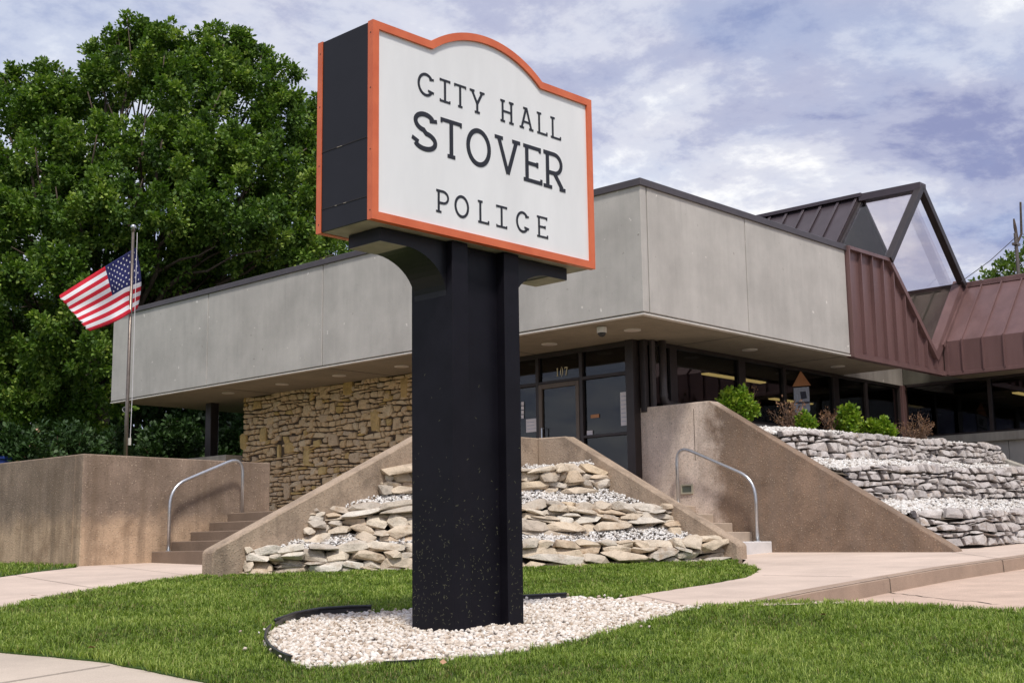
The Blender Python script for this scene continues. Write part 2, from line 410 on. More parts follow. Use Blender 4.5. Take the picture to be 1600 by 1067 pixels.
plain('vent_green', (0.19, 0.21, 0.16), 0.5, 0.4); plain('vent_frame', (0.50, 0.47, 0.36), 0.5, 0.3)
plain('bin_blue', (0.02, 0.045, 0.22), 0.45)
plain('flag_red', (0.62, 0.012, 0.035), 0.8, var=0.08); plain('flag_white', (0.82, 0.80, 0.82), 0.8, var=0.04); plain('flag_blue', (0.013, 0.016, 0.105), 0.8, var=0.1)
for nm in ('flag_red', 'flag_white', 'flag_blue'):
    t = MATS[nm].node_tree; b = t.nodes['Principled BSDF']
    src = b.inputs['Base Color'].links[0].from_socket
    tr = N(t, 'ShaderNodeBsdfTranslucent', {'Color': src}); ms = N(t, 'ShaderNodeMixShader', {0: 0.3, 1: b.outputs[0], 2: tr.outputs[0]})
    t.links.new(ms.outputs[0], t.nodes['Material Output'].inputs[0])
def glass(name, tint, refl=1.0):
    """thin architectural glass: tinted see-through plus a Fresnel mirror"""
    m = bpy.data.materials.new(name); m.use_nodes = True; MATS[name] = m; t = m.node_tree; t.nodes.clear()
    o = N(t, 'ShaderNodeOutputMaterial'); tr = N(t, 'ShaderNodeBsdfTransparent', {'Color': (*tint, 1)})
    gl = N(t, 'ShaderNodeBsdfGlossy', {'Color': (refl, refl, refl, 1), 'Roughness': 0.015})
    fc = N(t, 'ShaderNodeLayerWeight', {'Blend': 0.5}).outputs['Facing']      # Schlick, the same from both sides of the pane
    p5 = N(t, 'ShaderNodeMath', {0: fc, 1: 5.0}, operation='POWER').outputs[0]
    fr = N(t, 'ShaderNodeMath', {0: p5, 1: 0.95, 2: 0.045}, operation='MULTIPLY_ADD')
    wob = N(t, 'ShaderNodeBump', {'Height': noise(t, pos(t), 0.8, 2), 'Strength': 0.03, 'Distance': 0.05})
    t.links.new(wob.outputs[0], gl.inputs['Normal'])
    ms = N(t, 'ShaderNodeMixShader', {0: fr.outputs[0], 1: tr.outputs[0], 2: gl.outputs[0]}); t.links.new(ms.outputs[0], o.inputs[0])
glass('window_glass', (0.52, 0.52, 0.54)); glass('skylight_glass', (0.97, 0.95, 0.955), 0.7)
m, t, b = new_mat('tube_light'); setc(t, b, (0.9, 0.8, 0.5)); b.inputs['Emission Color'].default_value = (1.0, 0.74, 0.24, 1); b.inputs['Emission Strength'].default_value = 0.8
m, t, b = new_mat('downlight'); setc(t, b, (0.55, 0.48, 0.42), 0.35)
plain('gap_shade', (0.030, 0.024, 0.019), 0.95, var=0.3)  # shade between the dry-laid stones, put into the backing's colour
plain('clipping', (0.155, 0.155, 0.09), 0.8, var=0.3, scale=60)
plain('leaf_litter', (0.42, 0.24, 0.14), 0.8, var=0.2, scale=30)

# ------------------------------------------------------------------ ground
def inside(poly, x, y):
    c = False; n = len(poly); j = n-1
    for i in range(n):
        xi, yi = poly[i]; xj, yj = poly[j]
        if (yi > y) != (yj > y) and x < (xj-xi)*(y-yi)/(yj-yi)+xi:
            c = not c
        j = i
    return c
def inside_np(poly, X, Y):
    c = np.zeros(len(X), bool); n = len(poly); j = n-1
    for i in range(n):
        xi, yi = poly[i]; xj, yj = poly[j]
        if yi != yj:
            c ^= ((yi > Y) != (yj > Y)) & (X < (xj-xi)*(Y-yi)/(yj-yi)+xi)
        j = i
    return c
def sheet(name, poly, mat, zf=G, dz=0.0, grid=0.7, skirt=0.0, jit=0.0):
    poly = [(float(p[0]), float(p[1])) for p in poly]
    xs = [p[0] for p in poly]; ys = [p[1] for p in poly]
    pts = [Vector(p) for p in poly]; n = len(pts)
    x = min(xs)+grid/2
    while x < max(xs):
        y = min(ys)+grid/2
        while y < max(ys):
            if inside(poly, x, y):
                pts.append(Vector((x+random.uniform(-.1, .1)*grid, y+random.uniform(-.1, .1)*grid)))
            y += grid
        x += grid
    r = delaunay_2d_cdt(pts, [(i, (i+1) % n) for i in range(n)], [list(range(n))], 1, 1e-5)
    vs = [(p[0], p[1], float(zf(p[0], p[1]))+dz+random.uniform(-jit, jit)) for p in r[0]]
    mb = MB(); mb.add(vs, [tuple(f) for f in r[2]])
    if skirt:
        top = [(p[0], p[1], float(zf(*p))+dz) for p in poly]; low = [(a, b, c-skirt) for a, b, c in top]
        mb.add(top+low, [(i, (i+1) % n, n+(i+1) % n, n+i) for i in range(n)])
    o = mb.build(name, mat)
    for q in o.data.polygons:
        pass
    return tag(o, kind='structure')
def P2(px, py, dz=0.0):
    p = gp(px, py, dz); return (p[0], p[1])
def dense(px_pts, step=0.25, wob=0.0):
    """ground points along a pixel polyline, with a slightly ragged edge"""
    out_ = []; w = [np.array(P2(*p)) for p in px_pts]
    for a, b in zip(w[:-1], w[1:]):
        k = max(1, int(np.linalg.norm(b-a)/step))
        for i in range(k):
            q = a+(b-a)*i/k
            out_.append(tuple(q+RNG.uniform(-wob, wob, 2)))
    out_.append(tuple(w[-1])); return out_

PL = (-6.45, 2.36); PR = (0.0, -1.6)        # outer ends of the two planter walls
walk_edge = dense([(-260, 1012), (-120, 978), (0, 951), (70, 934), (160, 919), (260, 905), (330, 897)], 0.3, 0.012)
tip = dense([(1150, 880), (1176, 884), (1187, 890), (1168, 902), (1080, 917), (1010, 928), (945, 939)], 0.25, 0.012)
low_edge = dense([(945, 942), (1020, 945), (1085, 949), (1196, 940), (1310, 938.5), (1338, 942), (1470, 946), (1600, 954), (1760, 962)], 0.25, 0.02)
street_edge = dense([(620, 1230), (470, 1115), (350, 1067), (250, 1046), (170, 1031), (80, 1021), (0, 1015), (-130, 1008), (-300, 1004)], 0.2, 0.012)
far_low = [P2(1900, 1010), P2(1700, 1230)]
lawn_poly = walk_edge + [PL, (-5.9, 2.30), (-0.06, -1.42), PR] + tip + low_edge + far_low + street_edge
lawn = sheet('lawn', lawn_poly, 'lawn_soil', dz=-0.012, grid=0.5, skirt=0.25)
# street-side pavement with one joint, the two walks, the drive and its kerb
sidewalk = sheet('sidewalk', street_edge[::-1] + [P2(620, 1260), (-14.6, -13.6), (-19.5, -9.0), P2(-300, 1260)], 'sidewalk_concrete', dz=-0.02, grid=0.8, skirt=0.2)
ja, jb = np.array(P2(-40, 1068)), np.array(P2(172, 1034))
jn = np.array([-(jb-ja)[1], (jb-ja)[0]]); jn = jn/np.linalg.norm(jn)*0.006
jp = [ja-jn, jb-jn, jb+jn, ja+jn]
mb = MB(); mb.add([(p[0], p[1], float(G(*p))-0.0155) for p in jp], [(0, 1, 2, 3)]); mb.build('joint', 'earth', sidewalk)
WLX, WLY = -5.90, 7.0                       # corner of the left retaining wall
left_walk = sheet('walk', [PL]+walk_edge[::-1]+[P2(-600, 985), P2(-600, 925), P2(-260, 918), P2(-120, 910), P2(0, 901.5), P2(60, 893), P2(118, 886.5), (WLX, WLY+.02), (-4.0, WLY+.1), (-4.0, 2.5)], 'walk_concrete', dz=0.0, grid=0.7, skirt=0.15)
kerb_px = [(1196, 938.5), (1262, 925), (1338, 911), (1388, 902), (1480, 886), (1600, 869), (1760, 848), (1900, 832)]
kerb = dense(kerb_px, 0.4)
rw_poly = [(0.0, -1.75)] + tip[1:] + low_edge[:9] + dense([(1085, 949), (1196, 938.5)], 0.3) + kerb + [(12.0, -6.0), (12.0, -3.4), (2.2, -3.4), (2.2, -0.5), (0.2, -0.5), (0.2, -1.5)]
right_walk = sheet('walk', rw_poly, 'walk_concrete', dz=0.004, grid=0.7, skirt=0.0)
def joint(a, b, par, dz, w=.005):
    a, b = np.array(P2(*a)), np.array(P2(*b)); k = np.array([-(b-a)[1], (b-a)[0]]); k = k/np.linalg.norm(k)*w; n_ = 8
    v = []
    for i in range(n_+1):
        q = a+(b-a)*i/n_; v += [(*(q-k), float(G(*(q-k)))+dz), (*(q+k), float(G(*(q+k)))+dz)]
    MB().add(v, [(2*i, 2*i+1, 2*i+3, 2*i+2) for i in range(n_)]).build('joint', 'earth', par)
joint((1190, 899), (1332, 901.5), right_walk, .0085, .008); joint((1000, 931), (1062, 944), right_walk, .0085); joint((1455, 858), (1560, 873), right_walk, .0085)
joint((20, 898), (150, 919), left_walk, .0045); joint((170, 884), (300, 899), left_walk, .0045)
kb = MB()
kin = [np.array(p) for p in kerb]
for i in range(len(kin)-1):                 # rounded kerb nose along the drive
    a, b = kin[i], kin[i+1]
    nrm = np.array([(b-a)[1], -(b-a)[0]]); nrm /= np.linalg.norm(nrm)
    drop = lambda q: 0.15*min(1.0, max(0.03, (q-0)/6.0))
    sec = lambda p, k: [(*(p-nrm*0.16), float(G(*p))+0.008), (*(p-nrm*0.02), float(G(*p))+0.007), (*(p+nrm*0.012), float(G(*p))-0.012), (*(p+nrm*0.02), float(G(*p))-0.19)]
    A, B = sec(a, i), sec(b, i+1)
    kb.add(A+B, [(q, q+1, q+5, q+4) for q in range(3)])
kerb_o = tag(kb.build('kerb', 'kerb_concrete'), kind='structure')
for px, py in ((1388, 902), (1565, 874)):
    q = np.array(P2(px, py)); b = np.array(P2(px+12, py-2)); t_ = (b-q)/np.linalg.norm(b-q); nn = np.array([t_[1], -t_[0]]); z_ = float(G(*q)); w = t_*.008
    s3 = lambda p, o, z: (p[0]+nn[0]*o, p[1]+nn[1]*o, z)
    MB().add([s3(q-w, -.16, z_+.0115), s3(q+w, -.16, z_+.0115), s3(q+w, -.018, z_+.0105), s3(q-w, -.018, z_+.0105), s3(q+w, .0155, z_-.012), s3(q-w, .0155, z_-.012), s3(q+w, .0235, z_-.17), s3(q-w, .0235, z_-.17)], [(0, 1, 2, 3), (3, 2, 4, 5), (5, 4, 6, 7)]).build('joint', 'earth', kerb_o)
def dk(p, off=0.0):
    return (p[0], p[1])
drive = sheet('driveway', [P2(1196, 938.5)]+kerb[1:]+[(9, -14), (-2, -19)]+[P2(1900, 1000), P2(1760, 985), P2(1600, 975), P2(1338, 960), P2(1250, 950)], 'drive_concrete', dz=-0.16, grid=0.8)
# cracks with weeds in the drive
for ca, cb in (((1388, 926), (1560, 944)), ((1518, 948), (1516, 958))):
    n = 16; pts = [np.array(gp(ca[0]+(cb[0]-ca[0])*i/n, ca[1]+(cb[1]-ca[1])*i/n+random.uniform(-.8, .8), -0.16)) for i in range(n+1)]
    mb = MB()
    for i in range(n):
        a, b = pts[i], pts[i+1]; w = random.uniform(0.006, 0.014)
        q = np.array([-(b-a)[1], (b-a)[0], 0]); q = q/np.linalg.norm(q)*w
        up = np.array([0, 0, 0.004]); mb.add([a-q+up, b-q+up, b+q+up, a+q+up], [(0, 1, 2, 3)])
    mb.build('crack', 'earth', drive)
patch_poly = dense([(-260, 917), (-120, 909), (0, 900.5), (60, 892.5), (118, 886)], 0.3, 0.02)+[(WLX-.02, WLY), (WLX-.02, 14), (WLX-6, 14)]
left_lawn = sheet('lawn', patch_poly, 'lawn_soil', dz=0.0, grid=0.6, skirt=0.1)
# far ground and the street behind the camera
mb = MB(); R_ = np.concatenate([np.linspace(-60, 60, 25)]); xs = [-700, -250, -120]+list(R_)+[120, 250, 700]
k = len(xs)
mb.add([(x, y, float(G(x, y))-0.32 if abs(x) < 200 and abs(y) < 200 else -1.5) for y in xs for x in xs],
       [(j*k+i, j*k+i+1, (j+1)*k+i+1, (j+1)*k+i) for j in range(k-1) for i in range(k-1)])
tag(mb.build('ground', 'lawn_soil'), kind='structure')
st = [CAM[:2]+HD*a+LD*b for a, b in ((2.2, -60), (2.2, 60), (-7, 60), (-7, -60))]
mb = MB(); mb.add([(p[0], p[1], -0.38) for p in st], [(0, 1, 2, 3)]); tag(mb.build('street', 'asphalt'), kind='structure')
# raised yard behind the left wall
mb = MB(); mb.add([(-5.7, 7.2, 1.9), (-2.2, 7.2, 1.9), (-2.2, 30, 2.0), (-5.7, 30, 2.0), (-5.7, 7.2, .3), (-2.2, 7.2, .3), (-2.2, 30, .3), (-30, 30, 1.5), (-30, 21, 1.0), (-5.7, 21, 1.9), (30, 17, 1.5), (30, 40, 1.5), (-2.2, 17, 1.5)], [(0, 1, 2, 3), (1, 5, 6, 2), (9, 3, 7, 8), (12, 10, 11, 2)])
tag(mb.build('upper_yard', 'lawn_soil'), kind='structure')

# ------------------------------------------------------------------ the building
ZS = 4.3005; ZT = ZS+2.16; YG = 1.62; XD = 2.0; FLOOR = 1.27
bld = empty('city_hall', (6, 6, 0.4), 'low city hall with grey concrete fascia, rubble stone wall and brown metal roof wing', 'building')
def part(mb, name, mats, bevel=0.0, parent=bld, smooth=False, label=None):
    o = mb.build(name, mats, None, smooth, bevel)
    o.parent = parent; o.matrix_parent_inverse = Matrix.Translation(-Vector(parent_loc(parent)))
    if label:
        o['label'] = label
    return o
def parent_loc(p):
    """parts keep world coordinates; only a top-level parent's own location counts"""
    return Vector(p.location) if p.parent is None else Vector((0, 0, 0))
# concrete fascia panels, left side (x = 0) then right side (y = 0)
ys = [0.0, 4.13, 8.26, 12.41, 16.57]
for a, b in zip(ys[:-1], ys[1:]):
    mb = MB(); mb.box(0, 0.16, a+(0.012 if a else 0.0), b-0.012, ZS+0.045, ZT); part(mb, 'fascia_panel', 'fascia_concrete', 0.008)
for a, b in ((0.175, 3.12), (3.12, 6.80)):
    mb = MB(); mb.box(a+0.012, b-0.012, 0, 0.16, ZS+0.045, ZT); part(mb, 'fascia_panel', 'fascia_concrete', 0.008)
mb = MB(); mb.box(0.16, 8.0, 16.41, 16.57, ZS+0.045, ZT); part(mb, 'fascia_panel', 'fascia_concrete', 0.008)
mb = MB(); mb.box(0.05, 0.12, 0.05, 16.5, ZS+0.02, ZT-0.05); mb.box(0.13, 6.79, 0.05, 0.12, ZS+0.02, ZT-0.05); part(mb, 'fascia_backing', 'interior_dark')
mb = MB(); mb.box(-0.003, 0.1, -0.003, 16.573, ZS-0.004, ZS+0.020); mb.box(0.101, 6.81, -0.003, 0.1, ZS-0.004, ZS+0.020); part(mb, 'drip_trim', 'drip_trim')
mb = MB(); mb.box(-0.035, 0.26, -0.035, 16.61, ZT-0.008, ZT+0.115); mb.box(0.261, 6.83, -0.035, 0.26, ZT-0.008, ZT+0.115); mb.box(0.261, 8.0, 16.35, 16.61, ZT-0.008, ZT+0.115)
part(mb, 'coping', 'coping', 0.008)
# soffit: an L, with the skylight bay left open at its right end
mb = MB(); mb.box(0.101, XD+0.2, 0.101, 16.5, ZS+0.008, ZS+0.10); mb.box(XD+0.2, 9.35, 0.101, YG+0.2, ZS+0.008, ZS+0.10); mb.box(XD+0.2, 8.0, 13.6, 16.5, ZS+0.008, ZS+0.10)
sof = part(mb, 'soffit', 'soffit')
for ax, p, q in (('x', 4.13, 0), ('x', 8.26, 0), ('x', 12.41, 0), ('y', 3.12, 0), ('y', 6.8, 0)):
    mb = MB()
    mb.box(0.12, XD, p-0.006, p+0.006, ZS+0.004, ZS+0.012) if ax == 'x' else mb.box(p-0.006, p+0.006, 0.12, YG, ZS+0.004, ZS+0.012)
    part(mb, 'soffit_joint', 'interior_dark')
def disc(mb, c, r, z0, z1, n=20, mi=0):
    v = [(c[0]+r*math.cos(2*math.pi*i/n), c[1]+r*math.sin(2*math.pi*i/n), z) for z in (z0, z1) for i in range(n)]
    mb.add(v, [tuple(range(n))[::-1], tuple(range(n, 2*n))]+[(i, (i+1) % n, n+(i+1) % n, n+i) for i in range(n)], mi)
for lx, ly in ((1.12, 1.10), (1.2, 3.1), (8.0, 0.95), (4.6, 0.95), (0.98, 10.9), (1.03, 8.96), (1.1, 7.05), (1.1, 5.0), (1.0, 13.0)):
    mb = MB(); disc(mb, (lx, ly), 0.15, ZS-0.006, ZS+0.01); o = part(mb, 'downlight', 'drip_trim')
    mb = MB(); disc(mb, (lx, ly), 0.105, ZS-0.012, ZS-0.002); part(mb, 'lens', 'downlight', parent=o)
# roofs and hidden walls that close the volume
mb = MB(); mb.box(0.2, 8.55, 0.2, 16.4, 6.25, 6.33); mb.box(12.46, 26, -16, 16.4, 6.36, 6.42); part(mb, 'flat_roof', 'dark_roof')
mb = MB(); mb.box(2.25, 8.0, 13.50, 13.66, 0.9, ZS+.02); mb.box(7.9, 26, 16.2, 16.4, 1.0, 6.3); mb.box(26, 26.2, -16, 16.4, 0.6, 6.4); part(mb, 'back_wall', 'fascia_concrete')
# interior: floor, ceiling, back partition, fluorescent fittings
mb = MB(); mb.box(2.15, 26, YG+0.1, 16.2, FLOOR-0.1, FLOOR); mb.box(12.3, 26, -15, YG+0.05, FLOOR-0.1, FLOOR); part(mb, 'floor', 'interior')
mb = MB(); mb.box(2.15, 12.1, YG+0.1, 16.2, ZS+0.11, ZS+0.16); mb.box(12.3, 26, -15, 16.2, ZS+0.12, ZS+0.17); part(mb, 'ceiling', 'interior')
mb = MB(); mb.box(2.2, 26, 9.0, 9.1, FLOOR, ZS+0.1); mb.box(20, 20.1, -15, 9.0, FLOOR, ZS+0.1); mb.box(5.2, 5.3, 4.2, 9.0, FLOOR, ZS+0.1); part(mb, 'partition', 'interior_dark')
# rubble stone wall under the left overhang
SWY0, SWY1 = 5.25, 13.68
mb = MB(); mb.box(1.96, 2.25, SWY0, SWY1, 0.9, ZS+0.05)
swall = part(mb, 'stone_wall', 'mortar')

def fitted_stone(c4, depth, bulge, rg, jit=0.10, rough=0.0):
    """one stone cut to fill a four-cornered slot: (along, into the wall, up)"""
    c = np.array(c4, float); m_ = c.mean(0); out8 = []
    for i in range(4):
        p, q = c[i], c[(i+1) % 4]; r_ = c[i-1]
        k1, k2 = rg.uniform(.03, .22), rg.uniform(.03, .22)
        e1, e2 = r_-p, q-p
        out8.append(p+e1*min(.45, k1*min(1, .12/max(1e-3, np.linalg.norm(e1))*.9))+e2*min(.4, k2*min(1, .12/max(1e-3, np.linalg.norm(e2))*.9)))
        mid = (p+q)/2; out8.append(mid+(mid-m_)*rg.uniform(-jit, jit*.55))
    o8 = np.array(out8); dz = rg.uniform(-.5, .5); v = []
    for q in o8:
        v.append((q[0], depth, q[1]))
    for q in o8:
        v.append((q[0], rg.uniform(.0, .018)+rough*rg.uniform(-.3, .5), q[1]))
    f_ = rg.uniform(.66, .84)
    for q in o8:
        w = m_+(q-m_)*(f_+rg.uniform(-.10, .10)); v.append((w[0], -bulge*rg.uniform(.45, 1.0)+rough*rg.uniform(-.5, .5)-dz*bulge*(w[1]-m_[1])/max(.03, np.ptp(c[:, 1])), w[1]))
    v.append((m_[0]+rg.uniform(-.02, .02), -bulge*rg.uniform(.7, 1.15), m_[1]))
    F = [(i, (i+1) % 8, 8+(i+1) % 8, 8+i) for i in range(8)]+[(8+i, 8+(i+1) % 8, 16+(i+1) % 8, 16+i) for i in range(8)]+[(16+i, 16+(i+1) % 8, 24) for i in range(8)]
    return np.array(v), F
def courses(L, z0, z1, nrow, length, gap, rg, wav=.25, split=.12, slant=.35, vary=.3, gap_s=None):
    """slots of an irregular coursed wall: list of four corners (s,z) and row number; z0, z1 are functions of s/L"""
    hs = [rg.uniform(1-vary, 1+vary) for _ in range(nrow)]; tot = sum(hs); cum = [0]
    for h in hs:
        cum.append(cum[-1]+h/tot)
    ph = [(rg.uniform(0, 6), rg.uniform(0, 6), rg.uniform(1.2, 2.6), rg.uniform(3.2, 6.5)) for _ in range(nrow+1)]
    def zb(r, s):
        f = min(1, max(0, s/L)); H = z1(f)-z0(f); a, b, w1, w2 = ph[r]; e = 0 if r == 0 else 1
        return z0(f)+H*cum[r]+e*wav*H/nrow*(.55*math.sin(s*w1+a)+.45*math.sin(s*w2+b))
    out_ = []; gs = gap if gap_s is None else gap_s
    for r in range(nrow):
        s = -rg.uniform(0, .6)*length; ch = (z1(.5)-z0(.5))/nrow
        sl0 = 0
        while s < L:
            l = length*min(2.2, max(.4, rg.lognormvariate(0, .42))); e = s+l
            if L-e < length*.4:
                e = L
            sl1 = 0 if e >= L else rg.uniform(-slant, slant)*ch
            a, b = max(0, s), min(L, e)
            if b-a > .05:
                c4 = [(a-sl0/2+gs, zb(r, a)+gap), (b-sl1/2-gs, zb(r, b)+gap), (b+sl1/2-gs, zb(r+1, b)-gap), (a+sl0/2+gs, zb(r+1, a)-gap)]
                if rg.random() < split and b-a < length*1.3:
                    k = rg.uniform(.38, .62); lm = [(c4[0][q]*(1-k)+c4[3][q]*k) for q in (0, 1)]; rm = [(c4[1][q]*(1-k)+c4[2][q]*k) for q in (0, 1)]
                    out_.append(([c4[0], c4[1], (rm[0], rm[1]-gap), (lm[0], lm[1]-gap)], r)); out_.append(([(lm[0], lm[1]+gap), (rm[0], rm[1]+gap), c4[2], c4[3]], r))
                else:
                    out_.append((c4, r))
            s = e; sl0 = sl1
    return out_
def hull_stone(c4, depth, rg, n=14, jit=.14, flat=.0):
    """broken angular stone filling a four-cornered slot: hull of knocked-about corners and face points"""
    c = np.array(c4, float); pts = []
    bil = lambda u, v: c[0]*(1-u)*(1-v)+c[1]*u*(1-v)+c[2]*u*v+c[3]*(1-u)*v
    for u in (0, 1):
        for v in (0, 1):
            for d in (0, 1):
                q = bil(u+(1-2*u)*rg.uniform(0, jit), v+(1-2*v)*rg.uniform(0, jit*1.15)); pts.append((q[0], d*depth+(1-2*d)*rg.uniform(0, jit)*depth, q[1]))
    for _ in range(n-8):
        q = bil(rg.uniform(.08, .92), rg.uniform(.08, .92)); k = rg.random()
        if k < .5:
            pts.append((q[0], -rg.uniform(0, .07)*depth, q[1]))
        elif k < .8:
            q = bil(rg.uniform(.12, .88), 1+rg.uniform(-.02, .10)); pts.append((q[0], rg.uniform(0, .6)*depth, q[1]))
        else:
            q = bil(rg.choice((-.04, 1.04)), rg.uniform(.2, .8)); pts.append((q[0], rg.uniform(0, .5)*depth, q[1]))
    bm = bmesh.new()
    for p in pts:
        bm.verts.new(p)
    r_ = bmesh.ops.convex_hull(bm, input=bm.verts)
    bmesh.ops.delete(bm, geom=list({g for g in r_['geom_interior']+r_['geom_unused'] if isinstance(g, bmesh.types.BMVert)}), context='VERTS')
    bmesh.ops.recalc_face_normals(bm, faces=bm.faces)
    bm.verts.index_update(); V = np.array([v.co[:] for v in bm.verts]); F = [tuple(v.index for v in f.verts) for f in bm.faces]; bm.free()
    return V, F
def stone_obj(V, F, mat, parent, pl):
    c = V.mean(0); me = bpy.data.meshes.new('stone'); me.from_pydata((V-c).tolist(), [], F); me.materials.append(MATS[mat])
    o = link('stone', me, parent); o.location = Vector(c)-pl; return o
def stones_joined(name, items, mats, parent):
    Vs, Fs, mi, b = [], [], [], 0
    for V, F, k in items:
        Vs.append(V); Fs += [tuple(b+i for i in f) for f in F]; mi += [k]*len(F); b += len(V)
    me = bpy.data.meshes.new(name); me.from_pydata(np.concatenate(Vs).tolist(), [], Fs)
    for m_ in mats:
        me.materials.append(MATS[m_])
    me.polygons.foreach_set('material_index', mi); o = link(name, me, parent); o['kind'] = 'stuff'; return o
# rubble veneer: wavy courses of small stones, some taller yellow stones standing proud
vr = random.Random(41); LW = SWY1-SWY0; items = []
bigs = []
for px, py, w, h, ye in ((381, 690, .30, .40, 1), (412, 678, .26, .36, 1), (452, 698, .36, .25, 1), (436, 704, .13, .36, 1), (479, 715, .24, .40, 1), (586, 658, .27, .48, 1), (543, 606, .28, .34, 1), (449, 768, .26, .34, 0),
                        (503, 735, .28, .2, 1), (632, 606, .24, .48, 1), (605, 642, .26, .26, 0), (521, 687, .3, .28, 0), (555, 715, .4, .24, 0), (620, 662, .24, .26, 0), (524, 748, .22, .26, 0), (520, 637, .20, .22, 2), (487, 662, .14, .26, 2), (535, 748, .3, .24, 1), (402, 633, .34, .2, 1), (566, 632, .3, .22, 0), (480, 640, .3, .2, 0)):
    p = hit(px, py, x=1.92); bigs.append((float(p[1])-SWY0, float(p[2]), w, h, ye))
for _ in range(900):                     # chunkier stones that break the courses
    w, h = vr.uniform(.14, .30), vr.uniform(.11, .17); q = (vr.uniform(.1, LW-.1), vr.uniform(1.1, ZS-.12), w, h, 0 if vr.random() > .08 else 1)
    if len(bigs) < 150 and all(abs(q[0]-b[0]) > (w+b[2])*.5+.05 or abs(q[1]-b[1]) > (h+b[3])*.5+.04 for b in bigs):
        bigs.append(q)
for c4, r in courses(LW, lambda f: 1.0, lambda f: ZS+.03, 31, .19, .0075, vr, .42, .14, .9, .40):
    cx, cz = np.mean(c4, axis=0)
    if any(abs(cx-q[0]) < q[2]*.42 and abs(cz-q[1]) < q[3]*.42 for q in bigs) or cz > ZS:
        continue
    V, F = fitted_stone(c4, .10, vr.uniform(.010, .028), vr, .16); V[:, 1] -= vr.uniform(0, .014)
    items.append((V, F, 1 if vr.random() < .07 else 0, np.ptp(V[:, 0])*np.ptp(V[:, 2])))
for s_, z_, w, h, ye in bigs:
    j = lambda: vr.uniform(-.035, .035)
    c4 = [(s_-w/2+j(), z_-h/2+j()), (s_+w/2+j(), z_-h/2+j()), (s_+w/2+j(), z_+h/2+j()), (s_-w/2+j(), z_+h/2+j())]
    V, F = fitted_stone(c4, .12, .018, vr, .14); V[:, 1] -= vr.uniform(.018, .028); items.append((V, F, 1 if ye == 1 else 0, 1.0))
def to_veneer(V):
    return np.c_[1.925+V[:, 1], SWY0+V[:, 0], V[:, 2]]
items = [(to_veneer(V), F, k, a_) for V, F, k, a_ in items]
def seen(V):
    c = V.mean(0); return c[1] > 7.3 and c[2] > 1.62 and (c[1] > 9 or c[2] > 2.3+(9-c[1])*.5)
items.sort(key=lambda q: (not seen(q[0]), -q[3]))
for V, F, k, a_ in items[:300]:
    stone_obj(V, F, ('veneer_rock', 'veneer_yellow')[k], swall, Vector((0, 0, 0)))
stones_joined('small_stones', [(V, F, k) for V, F, k, a_ in items[300:]], ['veneer_rock', 'veneer_yellow'], swall)

# ---- glazed entrance wall (plane x = XD)
def bar(y0, y1, z0, z1, x0=XD-0.05, x1=XD+0.08):
    return MB().box(x0, x1, y0, y1, z0, z1)
def glazing(name, bars, panes, mat='bronze', gmat='window_glass', label=None):
    """one glazed frame with each mullion and each pane its own piece"""
    fr = empty(name); fr.parent = bld; fr.location = (0, 0, 0); fr.matrix_parent_inverse = Matrix.Translation(-bld.location)
    if label:
        fr['label'] = label
    for bmb in bars:
        o = bmb.build('mullion', mat, fr, False, 0.004)
    for pmb in panes:
        pmb.build('pane', gmat, fr)
    return fr
DT, HT = 3.72, ZS-0.03
ent = glazing('entrance_glazing',
    [bar(1.72, 1.90, 1.3, ZS+0.02, XD-0.09, XD+0.12), bar(2.955, 3.035, FLOOR, HT-.05), bar(4.055, 4.135, FLOOR, HT-.05), bar(5.17, 5.25, FLOOR, HT-.05),
     bar(1.90, 5.25, HT-.05, ZS+0.004), bar(1.90, 2.955, DT-.03, DT+.03), bar(3.035, 4.055, DT-.02, DT+.03), bar(4.135, 5.17, DT-.03, DT+.03),
     bar(1.90, 2.955, 2.595, 2.645), bar(1.90, 2.955, FLOOR, FLOOR+.08), bar(4.135, 5.17, 2.595, 2.645), bar(4.135, 5.17, FLOOR, FLOOR+.08)],
    [bar(1.90, 2.955, DT+.03, HT-.05, XD+.01, XD+.018), bar(1.90, 2.955, 2.645, DT-.03, XD+.01, XD+.018), bar(1.90, 2.955, FLOOR+.08, 2.595, XD+.01, XD+.018),
     bar(3.035, 4.055, DT+.03, HT-.05, XD+.01, XD+.018), bar(4.135, 5.17, DT+.03, HT-.05, XD+.01, XD+.018), bar(4.135, 5.17, 2.645, DT-.03, XD+.01, XD+.018), bar(4.135, 5.17, FLOOR+.08, 2.595, XD+.01, XD+.018)],
    label='bronze framed glass entrance wall with number 107')
door = MB()
for y0, y1, z0, z1 in ((3.04, 3.12, FLOOR+.01, DT-.025), (3.97, 4.05, FLOOR+.01, DT-.025), (3.12, 3.97, DT-.11, DT-.025), (3.12, 3.97, FLOOR+.01, FLOOR+.24)):
    door.box(XD-.062, XD+.02, y0, y1, z0, z1)
dr = part(door, 'door', 'door_bronze', 0.004)
mb = MB().box(XD-.02, XD-.012, 3.12, 3.97, FLOOR+.24, DT-.11); part(mb, 'pane', 'window_glass', parent=dr)
mb = MB(); mb.tube([(XD-.063, 3.93, 2.45), (XD-.12, 3.93, 2.45), (XD-.12, 3.93, 2.85), (XD-.063, 3.93, 2.85)], 0.014, 6); part(mb, 'handle', 'galvanized', parent=dr)
